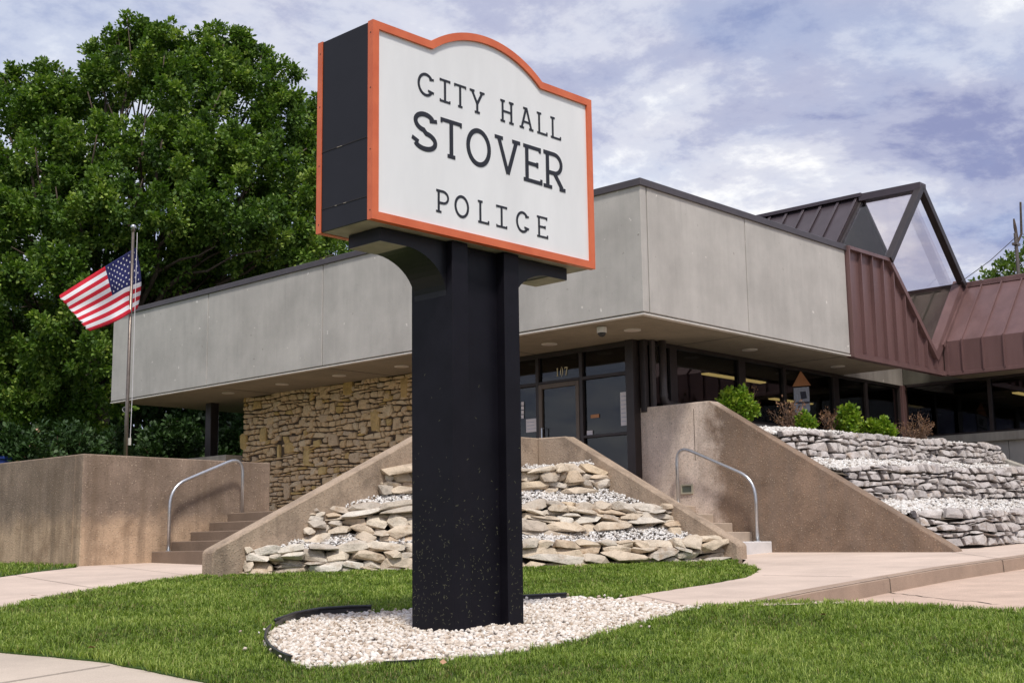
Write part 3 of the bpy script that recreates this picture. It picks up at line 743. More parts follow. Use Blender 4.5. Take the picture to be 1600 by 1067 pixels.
# house number 107 stuck on the transom: digits with thin serifs
def digit(ch, y, z, h):
    mb = MB(); x = XD-0.004; w = h*0.42
    def st(pts, wd, k=0):
        for (a, b), (c, d) in zip(pts[:-1], pts[1:]):
            l = math.hypot(c-a, d-b); nx, nz = -(d-b)/l*wd/2, (c-a)/l*wd/2
            # seen from outside, +y runs to the left
            q = [(a+nx, b+nz), (c+nx, d+nz), (c-nx, d-nz), (a-nx, b-nz)]
            mb.add([(x-k*0.0006, y-u, z+v) for u, v in q]+[(x+0.006, y-u, z+v) for u, v in q], [(0, 1, 2, 3), (7, 6, 5, 4), (0, 4, 5, 1), (1, 5, 6, 2), (2, 6, 7, 3), (3, 7, 4, 0)])
    if ch == '1':
        st([(w*.5, .01), (w*.5, h)], h*.11); st([(w*.2, h*.84), (w*.5, h*.98)], h*.05, 1); st([(w*.2, .012), (w*.8, .012)], h*.05, 2)
    elif ch == '7':
        st([(0, h*.95), (w, h*.95)], h*.10); st([(w*.94, h*.95), (w*.4, 0)], h*.10, 1); st([(w*.02, h*.96), (w*.02, h*.78)], h*.05, 2)
    else:
        n = 18
        for i in range(n):
            a0, a1 = 2*math.pi*i/n, 2*math.pi*(i+1)/n
            c = [(w*.5+w*.5*s*math.cos(a)*(1 if s == 1 else .8), h*.5+h*.5*math.sin(a)*(1 if s == 1 else 1.18)) for s, a in ((1, a0), (1, a1), (.62, a1), (.62, a0))]
            mb.add([(x, y-u, z+v) for u, v in c], [(0, 1, 2, 3)])
    return mb
pt = hit(869, 583, x=XD)
for i, ch in enumerate('107'):
    mb = digit(ch, pt[1]-i*0.108, pt[2]-0.07, 0.165); o = mb.build('digit', 'gold', ent)
# ---- ribbon windows along the right side (plane y = YG)
def ybar(x0, x1, z0, z1, y0=YG-0.05, y1=YG+0.07):
    return MB().box(x0, x1, y0, y1, z0, z1)
xm = [float(hit(a, 590, y=YG)[0]) for a in (1050, 1157, 1223, 1303, 1350)]
SILL = 2.98
cols = [2.12, xm[0], xm[1], xm[2], xm[3], xm[4], 12.05]
wid = [0.05, 0.11, 0.12, 0.05, 0.12, 0.05, 0.05]
bars = [ybar(c-w, c+w, SILL, ZS+0.004 if c < 9.3 else ZS-0.01) for c, w in zip(cols, wid)]
panes = []
for i in range(len(cols)-1):
    a, b = cols[i]+wid[i], cols[i+1]-wid[i+1]
    bars += [ybar(a, b, SILL, SILL+0.06), ybar(a, b, ZS-0.07, ZS+0.004 if b < 9.3 else ZS-0.01)]
    panes.append(ybar(a, b, SILL+.06, ZS-.07, YG+.005, YG+.013))
glazing('ribbon_window', bars, panes)
mb = MB().box(2.37, 12.1, YG-0.14, YG+0.1, SILL-0.12, SILL); part(mb, 'window_sill', 'beam_concrete', 0.01)
mb = MB().box(2.37, 12.1, YG-0.05, YG+0.1, 1.0, SILL-0.12); part(mb, 'lower_wall', 'fascia_concrete')
# open skylight bay: inner walls seen through the notch
XW = 11.1; XK = 12.16
mb = MB(); mb.box(9.35, XK, YG-0.08, YG+0.1, ZS-0.008, 6.50); part(mb, 'bay_wall', 'beam_concrete')
mb = MB(); mb.box(XK, XK+0.12, 0.02, YG-0.09, ZS+0.012, 6.47); part(mb, 'curb_wall', 'inner_wall')
mb = MB(); mb.box(XK-0.02, XK+0.14, 0.02, YG, 6.47, 6.545); part(mb, 'curb_sill', 'bronze')
mb = MB(); mb.box(9.25, 9.35, 0.1, YG-.08, ZS+0.012, 6.40); part(mb, 'bay_wall', 'inner_wall')
mb = MB(); mb.box(XK-.12, XK+.12, YG-.12, YG+.12, 1.2, ZS-0.008); part(mb, 'corner_column', 'brown_metal', 0.008)
# ---- brown standing-seam fascia with the diamond notch (plane y = 0)
AP = (10.33, 8.50); FL = (8.59, 6.545); FR = (12.16, 6.545); VB = (10.60, 4.66)
mb = MB(); mb.prism([(6.83, ZS), (XW, ZS), (XW, 5.05), (VB[0]+0.36, 5.02), VB, FL, (6.83, 6.53)], 'y', 0.004, 0.09)
pan = part(mb, 'seam_panel', 'brown_metal')
def seam_top(x):
    return 6.50 if x < FL[0] else FL[1]+(VB[1]-FL[1])*(x-FL[0])/(VB[0]-FL[0])-0.03
for x in (7.35, 7.83, 8.30, 8.75, 9.22, 9.69, 10.14, 10.58):
    mb = MB().box(x-0.016, x+0.016, -0.075, 0.004, ZS+0.09, max(seam_top(x), ZS+.2)); part(mb, 'seam', 'brown_metal', parent=pan)
mb = MB(); mb.box(6.815, 6.86, -0.085, 0.1, ZS-0.02, 6.56); part(mb, 'edge_trim', 'brown_metal', parent=pan)
mb = MB(); mb.box(6.86, XW-0.002, -0.05, 0.1, ZS-0.03, ZS+0.075); part(mb, 'bottom_trim', 'brown_metal', parent=pan)
def strip(a, b, w, y0, y1):
    """bar in the plane y = const from a to b (x,z)"""
    dx, dz = b[0]-a[0], b[1]-a[1]; l = math.hypot(dx, dz); nx, nz = -dz/l*w/2, dx/l*w/2
    return MB().prism([(a[0]+nx, a[1]+nz), (b[0]+nx, b[1]+nz), (b[0]-nx, b[1]-nz), (a[0]-nx, a[1]-nz)], 'y', y0, y1)
part(strip((6.86, 6.52), (FL[0]+.02, 6.535), 0.07, -0.095, 0.12), 'top_trim', 'brown_metal', parent=pan)
part(strip((FL[0]-.02, FL[1]+.01), (VB[0]+0.03, VB[1]-0.05), 0.11, -0.10, 0.14), 'rake_trim', 'brown_metal', parent=pan)
# ---- gable skylight: ridge along Y, glazed end bay, metal beyond
YB = 1.36; YE = 12.0
fr = empty('skylight'); fr.parent = bld; fr.matrix_parent_inverse = Matrix.Translation(-bld.location)
def beam(a, b, w, h, mat='bronze', name='rafter'):
    a, b = Vector(a), Vector(b); d = (b-a).normalized(); s = d.cross(Vector((0, 1, 0))) if abs(d.y) < .9 else Vector((1, 0, 0)); s.normalize(); u = s.cross(d)
    v = [p+s*i*w/2+u*j*h/2 for p in (a, b) for i, j in ((-1, -1), (1, -1), (1, 1), (-1, 1))]
    return MB().add(v, [(0, 3, 2, 1), (4, 5, 6, 7), (0, 1, 5, 4), (1, 2, 6, 5), (2, 3, 7, 6), (3, 0, 4, 7)]).build(name, mat, fr, False, 0.006)
beam((AP[0], -0.06, AP[1]-.02), (FL[0], -0.06, FL[1]-.02), 0.15, 0.16); beam((AP[0], -0.06, AP[1]-.02), (FR[0]+.1, -0.06, FR[1]-.06), 0.15, 0.16)
beam((AP[0], YB, AP[1]-.05), (FR[0], YB, FR[1]), 0.07, 0.08); beam((AP[0]-.01, YB+.03, AP[1]-.05), (FL[0], YB+.03, FL[1]), 0.10, 0.10)
beam((AP[0], -0.13, AP[1]-.02), (AP[0], YB+.02, AP[1]+.0), 0.30, 0.17, 'dark_roof', 'ridge_cap')
beam((FL[0], 0.05, FL[1]-.05), (FL[0], YB, FL[1]-.05), 0.1, 0.1, 'bronze', 'sill')
def quad(pts, name, mat, parent):
    return MB().add(pts, [tuple(range(len(pts)))]).build(name, mat, parent)
def slab(p, q, y0, y1, th, name, mat):
    """thin sloping plate between two (x,z) points"""
    dx, dz = q[0]-p[0], q[1]-p[1]; l = math.hypot(dx, dz); nx, nz = -dz/l*th, dx/l*th
    return MB().prism([p, q, (q[0]+nx, q[1]+nz), (p[0]+nx, p[1]+nz)], 'y', y0, y1).build(name, mat, fr)
slab((AP[0]-.05, AP[1]-.06), FL, 0.03, YB-.03, 0.008, 'pane', 'skylight_glass'); slab((AP[0]+.05, AP[1]-.06), FR, 0.03, YB-.03, 0.008, 'pane', 'skylight_glass')
MB().prism([(AP[0], AP[1]-.12), (FL[0]+.1, FL[1]), (VB[0], VB[1]+.1), (FR[0]-.02, FR[1])], 'y', 0.145, 0.153).build('pane', 'skylight_glass', fr)
def dn(p, s):
    return (AP[0]+s*(p), AP[1]-1.095*p)
rl = slab((AP[0], AP[1]), (FL[0]-0.15, FL[1]-.16), YB+.06, YE, -0.06, 'metal_roof', 'dark_roof')
slab((AP[0], AP[1]), (FR[0]+0.15, FR[1]-.16), YB+.06, YE, 0.06, 'metal_roof', 'dark_roof')
y = YB+.10
while y < YE:
    beam((AP[0]-.06, y, AP[1]+.07), (FL[0]-.20, y, FL[1]-.08), 0.028, 0.07, 'dark_roof', 'seam'); y += 0.46
beam((AP[0], YB-.05, AP[1]+.06), (AP[0], YE, AP[1]+.06), 0.34, 0.09, 'dark_roof', 'ridge_cap')
MB().prism([(AP[0], AP[1]), (FL[0], FL[1]), (FR[0], FR[1])], 'y', YE-.1, YE).build('gable_end', 'dark_roof', fr)
# ---- right wing: fascia, mansard slope and glazing run along Y (x = XW)
WY = -14.0
wing = empty('wing_roof'); wing.parent = bld; wing.matrix_parent_inverse = Matrix.Translation(-bld.location)
TOPW = (12.45, 6.50)
MB().prism([(XW, ZS+.02), (XW, 5.05), TOPW, (TOPW[0], 6.40), (XW+.12, 4.98), (XW+.12, ZS+.02)], 'y', WY, -0.004).build('metal_cladding', 'brown_metal', wing)
MB().box(XW-.02, XW+.14, WY, -0.06, ZS-.03, ZS+.05).build('bottom_trim', 'brown_metal', wing, False, .006)
MB().box(TOPW[0]-.05, TOPW[0]+.14, WY, 0.10, 6.47, 6.60).build('top_trim', 'brown_metal', wing, False, .01)
sdx, sdz = TOPW[0]-XW, TOPW[1]-5.05; sl_ = math.hypot(sdx, sdz); snx, snz = -sdz/sl_, sdx/sl_
y = -0.44
while y > WY:
    MB().prism([(XW, ZS+.05), (XW-.04, ZS+.05), (XW-.04, 5.07), (TOPW[0]+snx*.045, TOPW[1]+snz*.045), TOPW, (XW, 5.05)], 'y', y-.013, y+.013).build('seam', 'brown_metal', wing); y -= 0.47
MB().prism([(XW, ZS+.0), (XW-.045, ZS+.0), (XW-.045, 5.075), (XW, 5.05)], 'y', -0.10, -0.03).build('corner_trim', 'brown_metal', wing)
# valley gutter running up from the notch
for (a, b, w, y0, y1) in (((VB[0]+.03, VB[1]+.0), (12.30, 6.56), 0.20, -0.065, 0.16), ((VB[0]+.34, VB[1]+.27), (12.47, 6.56), 0.09, -0.10, 0.02)):
    strip(a, b, w, y0, y1).build('rake_trim', 'brown_metal', wing)
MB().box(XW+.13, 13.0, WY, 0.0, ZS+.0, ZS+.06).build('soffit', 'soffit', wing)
wb = lambda y0, y1, z0, z1, x0=XK-.05, x1=XK+.07: MB().box(x0, x1, y0, y1, z0, z1)
SW = 3.03; wy = [YG-.13, -0.55, -2.6, -4.9, -7.2, -9.5, -11.8, WY]
bars = [wb(c-.04, c+.04, SW, ZS) for c in wy[1:]]; panes = []
for a, b in zip(wy[:-1], wy[1:]):
    bars += [wb(b+.04, a-.04, SW, SW+.05), wb(b+.04, a-.04, ZS-.06, ZS)]; panes.append(wb(b+.04, a-.04, SW+.05, ZS-.06, XK+.005, XK+.013))
glazing('wing_window', bars, panes)
mb = MB().box(XK-.16, XK+.1, WY, YG-.13, SW-.20, SW); part(mb, 'window_sill', 'beam_concrete', 0.01)
for a, b in zip((YG-.13, -0.9, -3.4, -5.9, -8.4, -10.9), (-0.9, -3.4, -5.9, -8.4, -10.9, WY)):
    mb = MB().box(XK-.04, XK+.1, b+.006, a-.006, 0.2, SW-.20); part(mb, 'lower_panel', 'fascia_concrete')
# downspout at the corner, dropping to the top of the stair wall
mb = MB(); q = [(2.47, YG-.16, ZS+.02), (2.47, YG-.16, 3.30)]
for i in range(1, 7):
    a = math.pi/2*i/6; q.append((2.47+0.16*(1-math.cos(a)), YG-.16, 3.30-0.16*math.sin(a)))
q.append((2.95, YG-.16, 3.13)); mb.tube(q, 0.07, 12); part(mb, 'downspout', 'pipe_bronze', smooth=True)
mb = MB(); mb.box(2.20, 2.30, YG-.12, YG-.06, 3.0, ZS); part(mb, 'trim_post', 'pipe_bronze')
mb = MB(); mb.tube([(2.47, YG-.16, 3.34), (2.47, YG-.16, 3.27)], 0.08, 12); part(mb, 'collar', 'pipe_bronze')
# steel column and its concrete block under the far left overhang
mb = MB(); mb.box(1.83, 2.07, 14.93, 15.17, 2.90, ZS+.01); part(mb, 'column', 'bronze', .01)
mb = MB(); mb.box(1.45, 2.6, 13.70, 15.7, 1.4, 2.92); part(mb, 'column_base', 'beam_concrete', .01)
# fluorescent fittings seen through the glass
def tube_fit(x0, x1, y, z, label, along='x'):
    e = empty('ceiling_light', ((x0+x1)/2, y, z), label, 'light', 'fluorescent lights inside the offices')
    L = (x1-x0)/2
    MB().box(-L, L, -.10, .10, .0, .05).build('housing', 'white_plastic', e); MB().box(-L+.02, L-.02, -.085, .085, -.03, -.001).build('diffuser', 'tube_light', e)
tube_fit(6.9, 9.3, 3.6, ZS+.04, 'lit yellow fluorescent light behind the window left of the tower poster')
tube_fit(12.2, 14.2, 5.2, ZS+.04, 'small lit fluorescent light behind the window above the green shrubs')
tube_fit(16.0, 18.0, 0.4, ZS+.05, 'fluorescent light behind the wing window at the right edge')

# ------------------------------------------------------------------ retaining walls and stairs
def wall_x(name, poly_yz, x0, x1, mat, label, base):
    """wall with a (y,z) outline, between x0 and x1"""
    mb = MB().prism([(p[0], p[1]) for p in poly_yz], 'x', x0, x1)
    o = mb.build(name, mat, None, False, 0.015)
    return recentre(tag(o, label, 'wall'), base)
def wall_y(name, poly_xz, y0, y1, mat, label, base):
    mb = MB().prism([(p[0], p[1]) for p in poly_xz], 'y', y0, y1)
    o = mb.build(name, mat, None, False, 0.015)
    return recentre(tag(o, label, 'wall'), base)
def recentre(o, base):
    o.data.transform(Matrix.Translation(-Vector(base))); o.location = base; return o
T = 0.26
rw = wall_x('stair_wall', [(1.75, 0.1), (1.75, 3.07), (0.22, 3.065), (-3.98, 0.50), (-4.03, 0.46), (-4.03, 0.1)], 2.1, 2.1+T, 'wall_concrete',
            'tan aggregate concrete wall with long sloping top beside the right stairs', (2.2, -1.2, 0.4))
# vent grille let into that wall
e0 = hit(1064, 757, x=2.09); e1 = hit(1083, 771, x=2.09)
vy0, vy1, vz0, vz1 = e1[1], e0[1], e1[2], e0[2]
def sub(mb, name, mat, par, bevel=0.0, smooth=False):
    o = mb.build(name, mat, None, smooth, bevel); o.parent = par
    o.matrix_parent_inverse = Matrix.Translation(-parent_loc(par)) ; return o
mb = MB()
for a, b, c, d in ((vy0, vy1, vz1-.025, vz1), (vy0, vy1, vz0, vz0+.025), (vy0, vy0+.025, vz0+.025, vz1-.025), (vy1-.025, vy1, vz0+.025, vz1-.025)):
    mb.box(2.075, 2.11, a, b, c, d)
vent = sub(mb, 'vent', 'vent_frame', rw)
mb = MB()
for i in range(5):
    z = vz0+.03+(vz1-vz0-.06)*i/5
    mb.add([(2.088, vy0+.025, z), (2.088, vy1-.025, z), (2.099, vy1-.025, z+.026), (2.099, vy0+.025, z+.026)], [(0, 1, 2, 3)])
o = mb.build('louvre', 'vent_green', vent)
jy = float(hit(1085, 680, x=2.097)[1]); sub(MB().box(2.0965, 2.1, jy-.004, jy+.004, 2.05, 2.95), 'form_joint', 'earth', rw)
lw = MB()
lw.prism([(WLX, 0.1), (WLX, 2.20), (-2.18, 2.195), (-2.18, 0.1)], 'y', WLY, WLY+T)
lwo = recentre(tag(lw.build('retaining_wall', 'wall_concrete_left', None, False, .015), 'stained brown aggregate retaining wall behind the left handrail', 'wall'), (-4, 7.1, .4))
lw2 = MB().prism([(WLY+T, 0.1), (WLY+T, 2.20), (20.0, 2.24), (20.0, 0.1)], 'x', WLX, WLX+T)
recentre(tag(lw2.build('retaining_wall', 'wall_concrete_left', None, False, .015), 'stained brown retaining wall running off the left edge beside the grass strip', 'wall'), (WLX+.1, 12, .4))
# planter: left arm (inner face y = 2.36), right arm (inner face x = 0)
PTOP = 2.45; PY, PX = 2.36, 0.0
pl_ = MB().prism([(-6.52, 0.05), (-6.52, 0.58), (-6.47, 0.62), (-2.50, PTOP), (PX+T, PTOP), (PX+T, 0.05)], 'y', PY, PY+T)
recentre(tag(pl_.build('planter_wall', 'planter_concrete', None, False, .018), 'sloping aggregate planter wall climbing beside the left stairs', 'wall'), (-3, 2.45, .3))
pr_ = MB().prism([(PY-.002, 0.05), (PY-.002, PTOP), (1.74, PTOP-.012), (-1.56, 0.62), (-1.61, 0.58), (-1.61, 0.05)], 'x', PX, PX+T)
recentre(tag(pr_.build('planter_wall', 'planter_concrete', None, False, .018), 'sloping aggregate planter wall climbing beside the right stairs', 'wall'), (.1, 0, .3))
# far right sloping wall that ends the terraces
fw = MB().prism([(1.2, 0.1), (1.2, 2.60), (-0.55, 2.60), (-0.75, 2.58), (-5.4, 0.62), (-5.4, 0.1)], 'x', 10.75, 10.75+T)
recentre(tag(fw.build('stair_wall', 'beam_concrete', None, False, .018), 'low sloping concrete wall at the right end of the stone terraces', 'wall'), (10.9, -2, .4))
RISE, RUN = 0.157, 0.375
rs = empty('concrete_stairs', (1.2, -.9, .45), 'concrete stairs with white painted first riser behind the right planter wall', 'stairs')
for i in range(5):
    z0 = 0.486+RISE*(i-1) if i else 0.2; z1 = 0.486+RISE*(i+1)-(0.0 if i else .004)
    y0 = -0.905+RUN*i; y1 = y0+RUN+.03
    mb = MB().box(PX+T+.003, 2.097, y0, y1, z0 if i else 0.2, z1)
    sub(mb, 'step', 'step_concrete' if i else 'white_riser', rs, 0.012)
mb = MB().box(PX+T+.003, 1.9, -0.905+RUN*5+.031, 6.99, .9, FLOOR-.002); mb.box(-4.60+RUN*5+.031, PX+T+.002, PY+T+.003, 6.99, .9, FLOOR-.003); mb.box(-2.17, 1.9, 6.991, 16.4, .9, FLOOR-.004); mb.box(1.901, 2.097, -0.905+RUN*5+.031, 1.70, .9, FLOOR-.005); sub(mb, 'landing', 'step_concrete', rs)
ls = empty('concrete_stairs', (-4.5, 4.8, .4), 'worn brown concrete stairs below the left handrail', 'stairs')
for i in range(5):
    x0 = -4.60+RUN*i; z1 = 0.45+0.164*(i+1)
    mb = MB().box(x0, x0+RUN+.03, PY+T+.003, WLY-.003, 0.2 if i == 0 else z1-.3, z1)
    sub(mb, 'step', 'step_worn', ls, 0.012)
# ------------------------------------------------------------------ handrails: bent galvanized pipe
def bent(pts, r, n=7):
    """polyline with rounded corners"""
    pts = [Vector(p) for p in pts]; o = [pts[0]]
    for i in range(1, len(pts)-1):
        a, b, c = pts[i-1], pts[i], pts[i+1]; u = (a-b).normalized(); v = (c-b).normalized()
        k = min(r, (a-b).length*.49, (c-b).length*.49); p, q = b+u*k, b+v*k
        for j in range(n+1):
            t_ = j/n; o.append(p*(1-t_)**2+b*2*t_*(1-t_)+q*t_*t_)
    o.append(pts[-1]); return o
def handrail(pts, label, base):
    e = empty('handrail', base, label, 'handrail', 'pipe handrails')
    mb = MB(); mb.tube(bent(pts, 0.34), 0.029, 10); sub(mb, 'pipe', 'galvanized', e, 0, True)
    for p in (pts[0], pts[-1]):
        mb = MB(); mb.tube([(p[0], p[1], p[2]-.002), (p[0], p[1], p[2]+.014)], 0.055, 14); sub(mb, 'flange', 'galvanized', e)
RXP = 1.90
A = hit(1184, 845, x=RXP); Bq = hit(1185, 748, x=RXP); Cq = hit(1062, 694, x=RXP); Dq = hit(1060, 790, x=RXP)
handrail([(RXP, A[1], 0.64), (RXP, A[1], Bq[2]), (RXP, Dq[1], Cq[2]), (RXP, Dq[1], 1.29)], 'bent galvanized pipe handrail against the right stair wall', (RXP, A[1], .64))
LYP = 6.78
A = hit(263, 862, y=LYP); Bq = hit(263, 760, y=LYP); Cq = hit(378, 712, y=LYP); Dq = hit(378, 803, y=LYP)
handrail([(A[0], LYP, 0.61), (A[0], LYP, Bq[2]), (Dq[0], LYP, Cq[2]), (Dq[0], LYP, 1.25)], 'bent galvanized pipe handrail in front of the left retaining wall', (A[0], LYP, .6))

# ------------------------------------------------------------------ dry-laid stone tiers and gravel
ICO = None
def ico():
    global ICO
    if ICO is None:
        bm = bmesh.new(); bmesh.ops.create_icosphere(bm, subdivisions=1, radius=1.0)
        ICO = (np.array([v.co[:] for v in bm.verts]), np.array([[v.index for v in f.verts] for f in bm.faces])); bm.free()
    return ICO
def scatter_gravel(name, pts, sizes, mat, label=None, parent=None, dark=0.06):
    """angular pebbles, each its own little rock, in one mesh"""
    v0, f0 = ico(); n = len(pts); k = len(v0)
    V = v0[None]*RNG.uniform(0.62, 1.12, (n, k, 1))
    V = V*(np.stack([RNG.uniform(.75, 1.35, n), RNG.uniform(.65, 1.1, n), RNG.uniform(.45, .9, n)], 1)[:, None])*np.asarray(sizes)[:, None, None]
    a, b, c = RNG.uniform(0, 6.28, n), RNG.normal(0, .5, n), RNG.normal(0, .5, n)
    ca, sa, cb, sb, cc, sc_ = np.cos(a), np.sin(a), np.cos(b), np.sin(b), np.cos(c), np.sin(c)
    Rm = np.empty((n, 3, 3))
    Rm[:, 0] = np.stack([ca*cb, ca*sb*sc_-sa*cc, ca*sb*cc+sa*sc_], 1); Rm[:, 1] = np.stack([sa*cb, sa*sb*sc_+ca*cc, sa*sb*cc-ca*sc_], 1); Rm[:, 2] = np.stack([-sb, cb*sc_, cb*cc], 1)
    V = np.einsum('nij,nkj->nki', Rm, V)+np.asarray(pts)[:, None]
    F = (f0[None]+(np.arange(n)*k)[:, None, None]).reshape(-1, 3)
    tone = RNG.beta(2.2, 1.6, n); tone[RNG.random(n) < dark] = 0.02
    o = np_mesh(name, V.reshape(-1, 3), F, mat, parent, attr=np.repeat(tone, k))
    tag(o, label, None if parent else 'gravel', kind='stuff'); return o
def tier(label, path, zbase, ztop, protos, course, length, depth, batter, cap, group, seed, rough=1.0):
    """dry-stone wall along `path` (list of xy, nearest side on the left of travel...) with overlapping courses"""
    rg = random.Random(seed); P_ = [np.array(p, float) for p in path]
    L = [0.0]
    for a, b in zip(P_[:-1], P_[1:]):
        L.append(L[-1]+float(np.linalg.norm(b-a)))
    def at(s):
        s = min(max(s, 0), L[-1]-1e-6)
        for i in range(len(P_)-1):
            if s <= L[i+1]:
                f = (s-L[i])/(L[i+1]-L[i]); d = (P_[i+1]-P_[i])/(L[i+1]-L[i]); return P_[i]+(P_[i+1]-P_[i])*f, d
    mid, _ = at(L[-1]/2)
    e = empty('dry_stone_wall', (mid[0], mid[1], zbase(.5)), label, 'stone wall', group); pl = Vector(e.location)
    # backing behind the stones; its near-black colour paints shade into the gaps
    mb = MB(); n = 24; sec = []
    for i in range(n+1):
        p, d = at(L[-1]*i/n); nr = np.array([-d[1], d[0]]); f = i/n
        q0 = p+nr*(depth*.55); q1 = p+nr*(depth*.55+batter)
        sec += [(*q0, zbase(f)-.1), (*q1, ztop(f)-.05), (*(q1+nr*.25), ztop(f)-.06)]
    mb.add(sec, [(3*i+k, 3*i+k+1, 3*i+k+4, 3*i+k+3) for i in range(n) for k in range(2)]); sub(mb, 'backing', 'gap_shade', e)
    H = (ztop(.5)-zbase(.5)); nrow = max(1, round(H/course)); loose = rough > 1
    for c4, r in courses(L[-1], zbase, ztop, nrow, length, -.012 if loose else .006, rg, .55 if loose else .45, .10 if loose else .14, 1.1 if loose else .6, .45 if loose else .28, None if loose else .022):
        V, F = hull_stone(c4, depth*(rg.uniform(.8, 1.3) if loose else .8), rg, 20 if loose else 13, .30 if loose else .17)
        push = rg.uniform(-.13, .08) if loose else rg.uniform(-.06, .04)
        V[:, 1] += push; m_ = V.mean(0)
        if not loose:                   # blocks sit a little out of line
            th = rg.uniform(-.07, .07); x_, z_ = V[:, 0]-m_[0], V[:, 2]-m_[2]; k_ = rg.uniform(.86, 1.04)
            V[:, 0] = m_[0]+x_*math.cos(th)-z_*math.sin(th); V[:, 2] = m_[2]+(x_*math.sin(th)+z_*math.cos(th))*k_+rg.uniform(-.008, .008)
        if loose:                       # boulders lean and overhang a little
            th = rg.uniform(-.16, .16); x_, z_ = V[:, 0]-m_[0], V[:, 2]-m_[2]
            V[:, 0] = m_[0]+(x_*math.cos(th)-z_*math.sin(th))*1.05; V[:, 2] = m_[2]+(x_*math.sin(th)+z_*math.cos(th))*rg.uniform(1.0, 1.22)
            V[:, 1] += rg.uniform(-.25, .25)*(V[:, 2]-m_[2])
        W_ = []
        for sx, dd, zz in V:
            p, d = at(sx); ex_ = sx-min(max(sx, 0), L[-1]-1e-6); nr = np.array([-d[1], d[0]]); f = min(1, max(0, sx/L[-1]))
            bb = batter*(zz-zbase(f))/max(.05, ztop(f)-zbase(f)); q = p+d*ex_+nr*(dd+bb); W_.append((q[0], q[1], zz))
        stone_obj(np.array(W_), F, protos, e, pl)
    return e
def lerp(a, b):
    return lambda f: a+(b-a)*f
def arc(a, b, bulge, n=10):
    a, b = np.array(a), np.array(b); d = b-a; nr = np.array([d[1], -d[0]])/np.linalg.norm(d)
    return [a+d*i/n+nr*bulge*4*(i/n)*(1-i/n) for i in range(n+1)]
# centre mound: tiers run from the left planter wall to the right one; `nr` points uphill
T1 = arc((-6.05, 2.30), (-0.04, -1.52), 0.06); T2 = arc((-5.02, 2.32), (-0.04, -0.62), 0.05); T3 = arc((-3.62, 2.33), (-0.04, 0.74), 0.05)
gG = 'rough stone tiers of the centre planter'
tier('lowest row of tan boulders at the grass edge of the centre planter', T1, lerp(.255, .29), lerp(.64, .68), 'planter_rock', 0.098, 0.36, 0.34, 0.14, 0.9, gG, 5, 2.2)
tier('middle tier of tan rocks in the centre planter', T2, lerp(.68, .74), lerp(1.26, 1.24), 'planter_rock', 0.088, 0.36, 0.34, 0.30, 0.85, gG, 6, 2.0)
tier('short top tier of tan rocks under the planter corner', T3, lerp(1.40, 1.42), lerp(1.82, 1.86), 'planter_rock', 0.098, 0.34, 0.32, 0.10, 0.9, gG, 7, 1.9)
def off(path, k):
    out_ = []
    for i, p in enumerate(path):
        d = path[min(i+1, len(path)-1)]-path[max(i-1, 0)]; d = d/np.linalg.norm(d); out_.append(p+np.array([-d[1], d[0]])*k)
    return out_
def shelf(lower, zl, upper, zu, dens, sz, lumps=0.02):
    """gravel bank between two curves"""
    n = 400; A_ = np.array([[np.interp(q, np.linspace(0, 1, len(lower)), [p[k] for p in lower]) for k in (0, 1)] for q in np.linspace(0, 1, n)])
    B_ = np.array([[np.interp(q, np.linspace(0, 1, len(upper)), [p[k] for p in upper]) for k in (0, 1)] for q in np.linspace(0, 1, n)])
    area = float(np.linalg.norm(A_[0]-A_[-1])+np.linalg.norm(B_[0]-B_[-1]))/2*float(np.mean(np.linalg.norm(A_-B_, axis=1)))
    m_ = int(area*dens); u = RNG.random(m_); v = RNG.random(m_); i = (u*(n-1)).astype(int)
    xy = A_[i]*(1-v[:, None])+B_[i]*v[:, None]
    z = (zl(u))*(1-v)+zu(u)*v+0.03*np.sin(xy[:, 0]*5)*np.sin(xy[:, 1]*4+1)+RNG.uniform(-lumps, lumps, m_)
    return np.c_[xy, z], RNG.uniform(.6, 1.25, m_)*sz
def bank(name, lower, zl, upper, zu, mat='earth'):
    k = len(lower); mb = MB()
    mb.add([(*p, zl(i/(k-1))-.03) for i, p in enumerate(lower)]+[(*p, zu(i/(k-1))-.03) for i, p in enumerate(upper)], [(i, i+1, k+i+1, k+i) for i in range(k-1)])
    return mb
Vc = lambda a, b: (lambda f: a+(b-a)*np.asarray(f))
corner = [np.array((-2.6+2.55*i/10, 2.33)) if i < 5 else np.array((-0.04-1.2*(1-i/10)*0, 2.33-1.3*(i-5)/5*0.9)) for i in range(11)]
g = [shelf(off(T1, .30), Vc(.56, .58), off(T2, .16), Vc(.80, .86), 1100, .027), shelf(off(T2, .42), Vc(1.17, 1.15), off(T3, .16), Vc(1.50, 1.52), 1100, .027), shelf(off(T3, .30), Vc(1.72, 1.74), corner, Vc(1.95, 1.98), 900, .027)]
mb = MB()
for q in ((off(T1, .15), Vc(.46, .48), off(T2, .30), Vc(.86, .90)), (off(T2, .25), Vc(1.08, 1.06), off(T3, .30), Vc(1.55, 1.57)), (off(T3, .15), Vc(1.66, 1.68), corner, Vc(1.95, 1.98))):
    b_ = bank('x', *q); mb.add(b_.v, b_.f)
tag(mb.build('planter_soil', 'earth'), kind='structure')
scatter_gravel('gravel', np.concatenate([q[0] for q in g]), np.concatenate([q[1] for q in g]), 'gravel_planter', 'white gravel spread between the rock tiers of the centre planter', dark=.03)
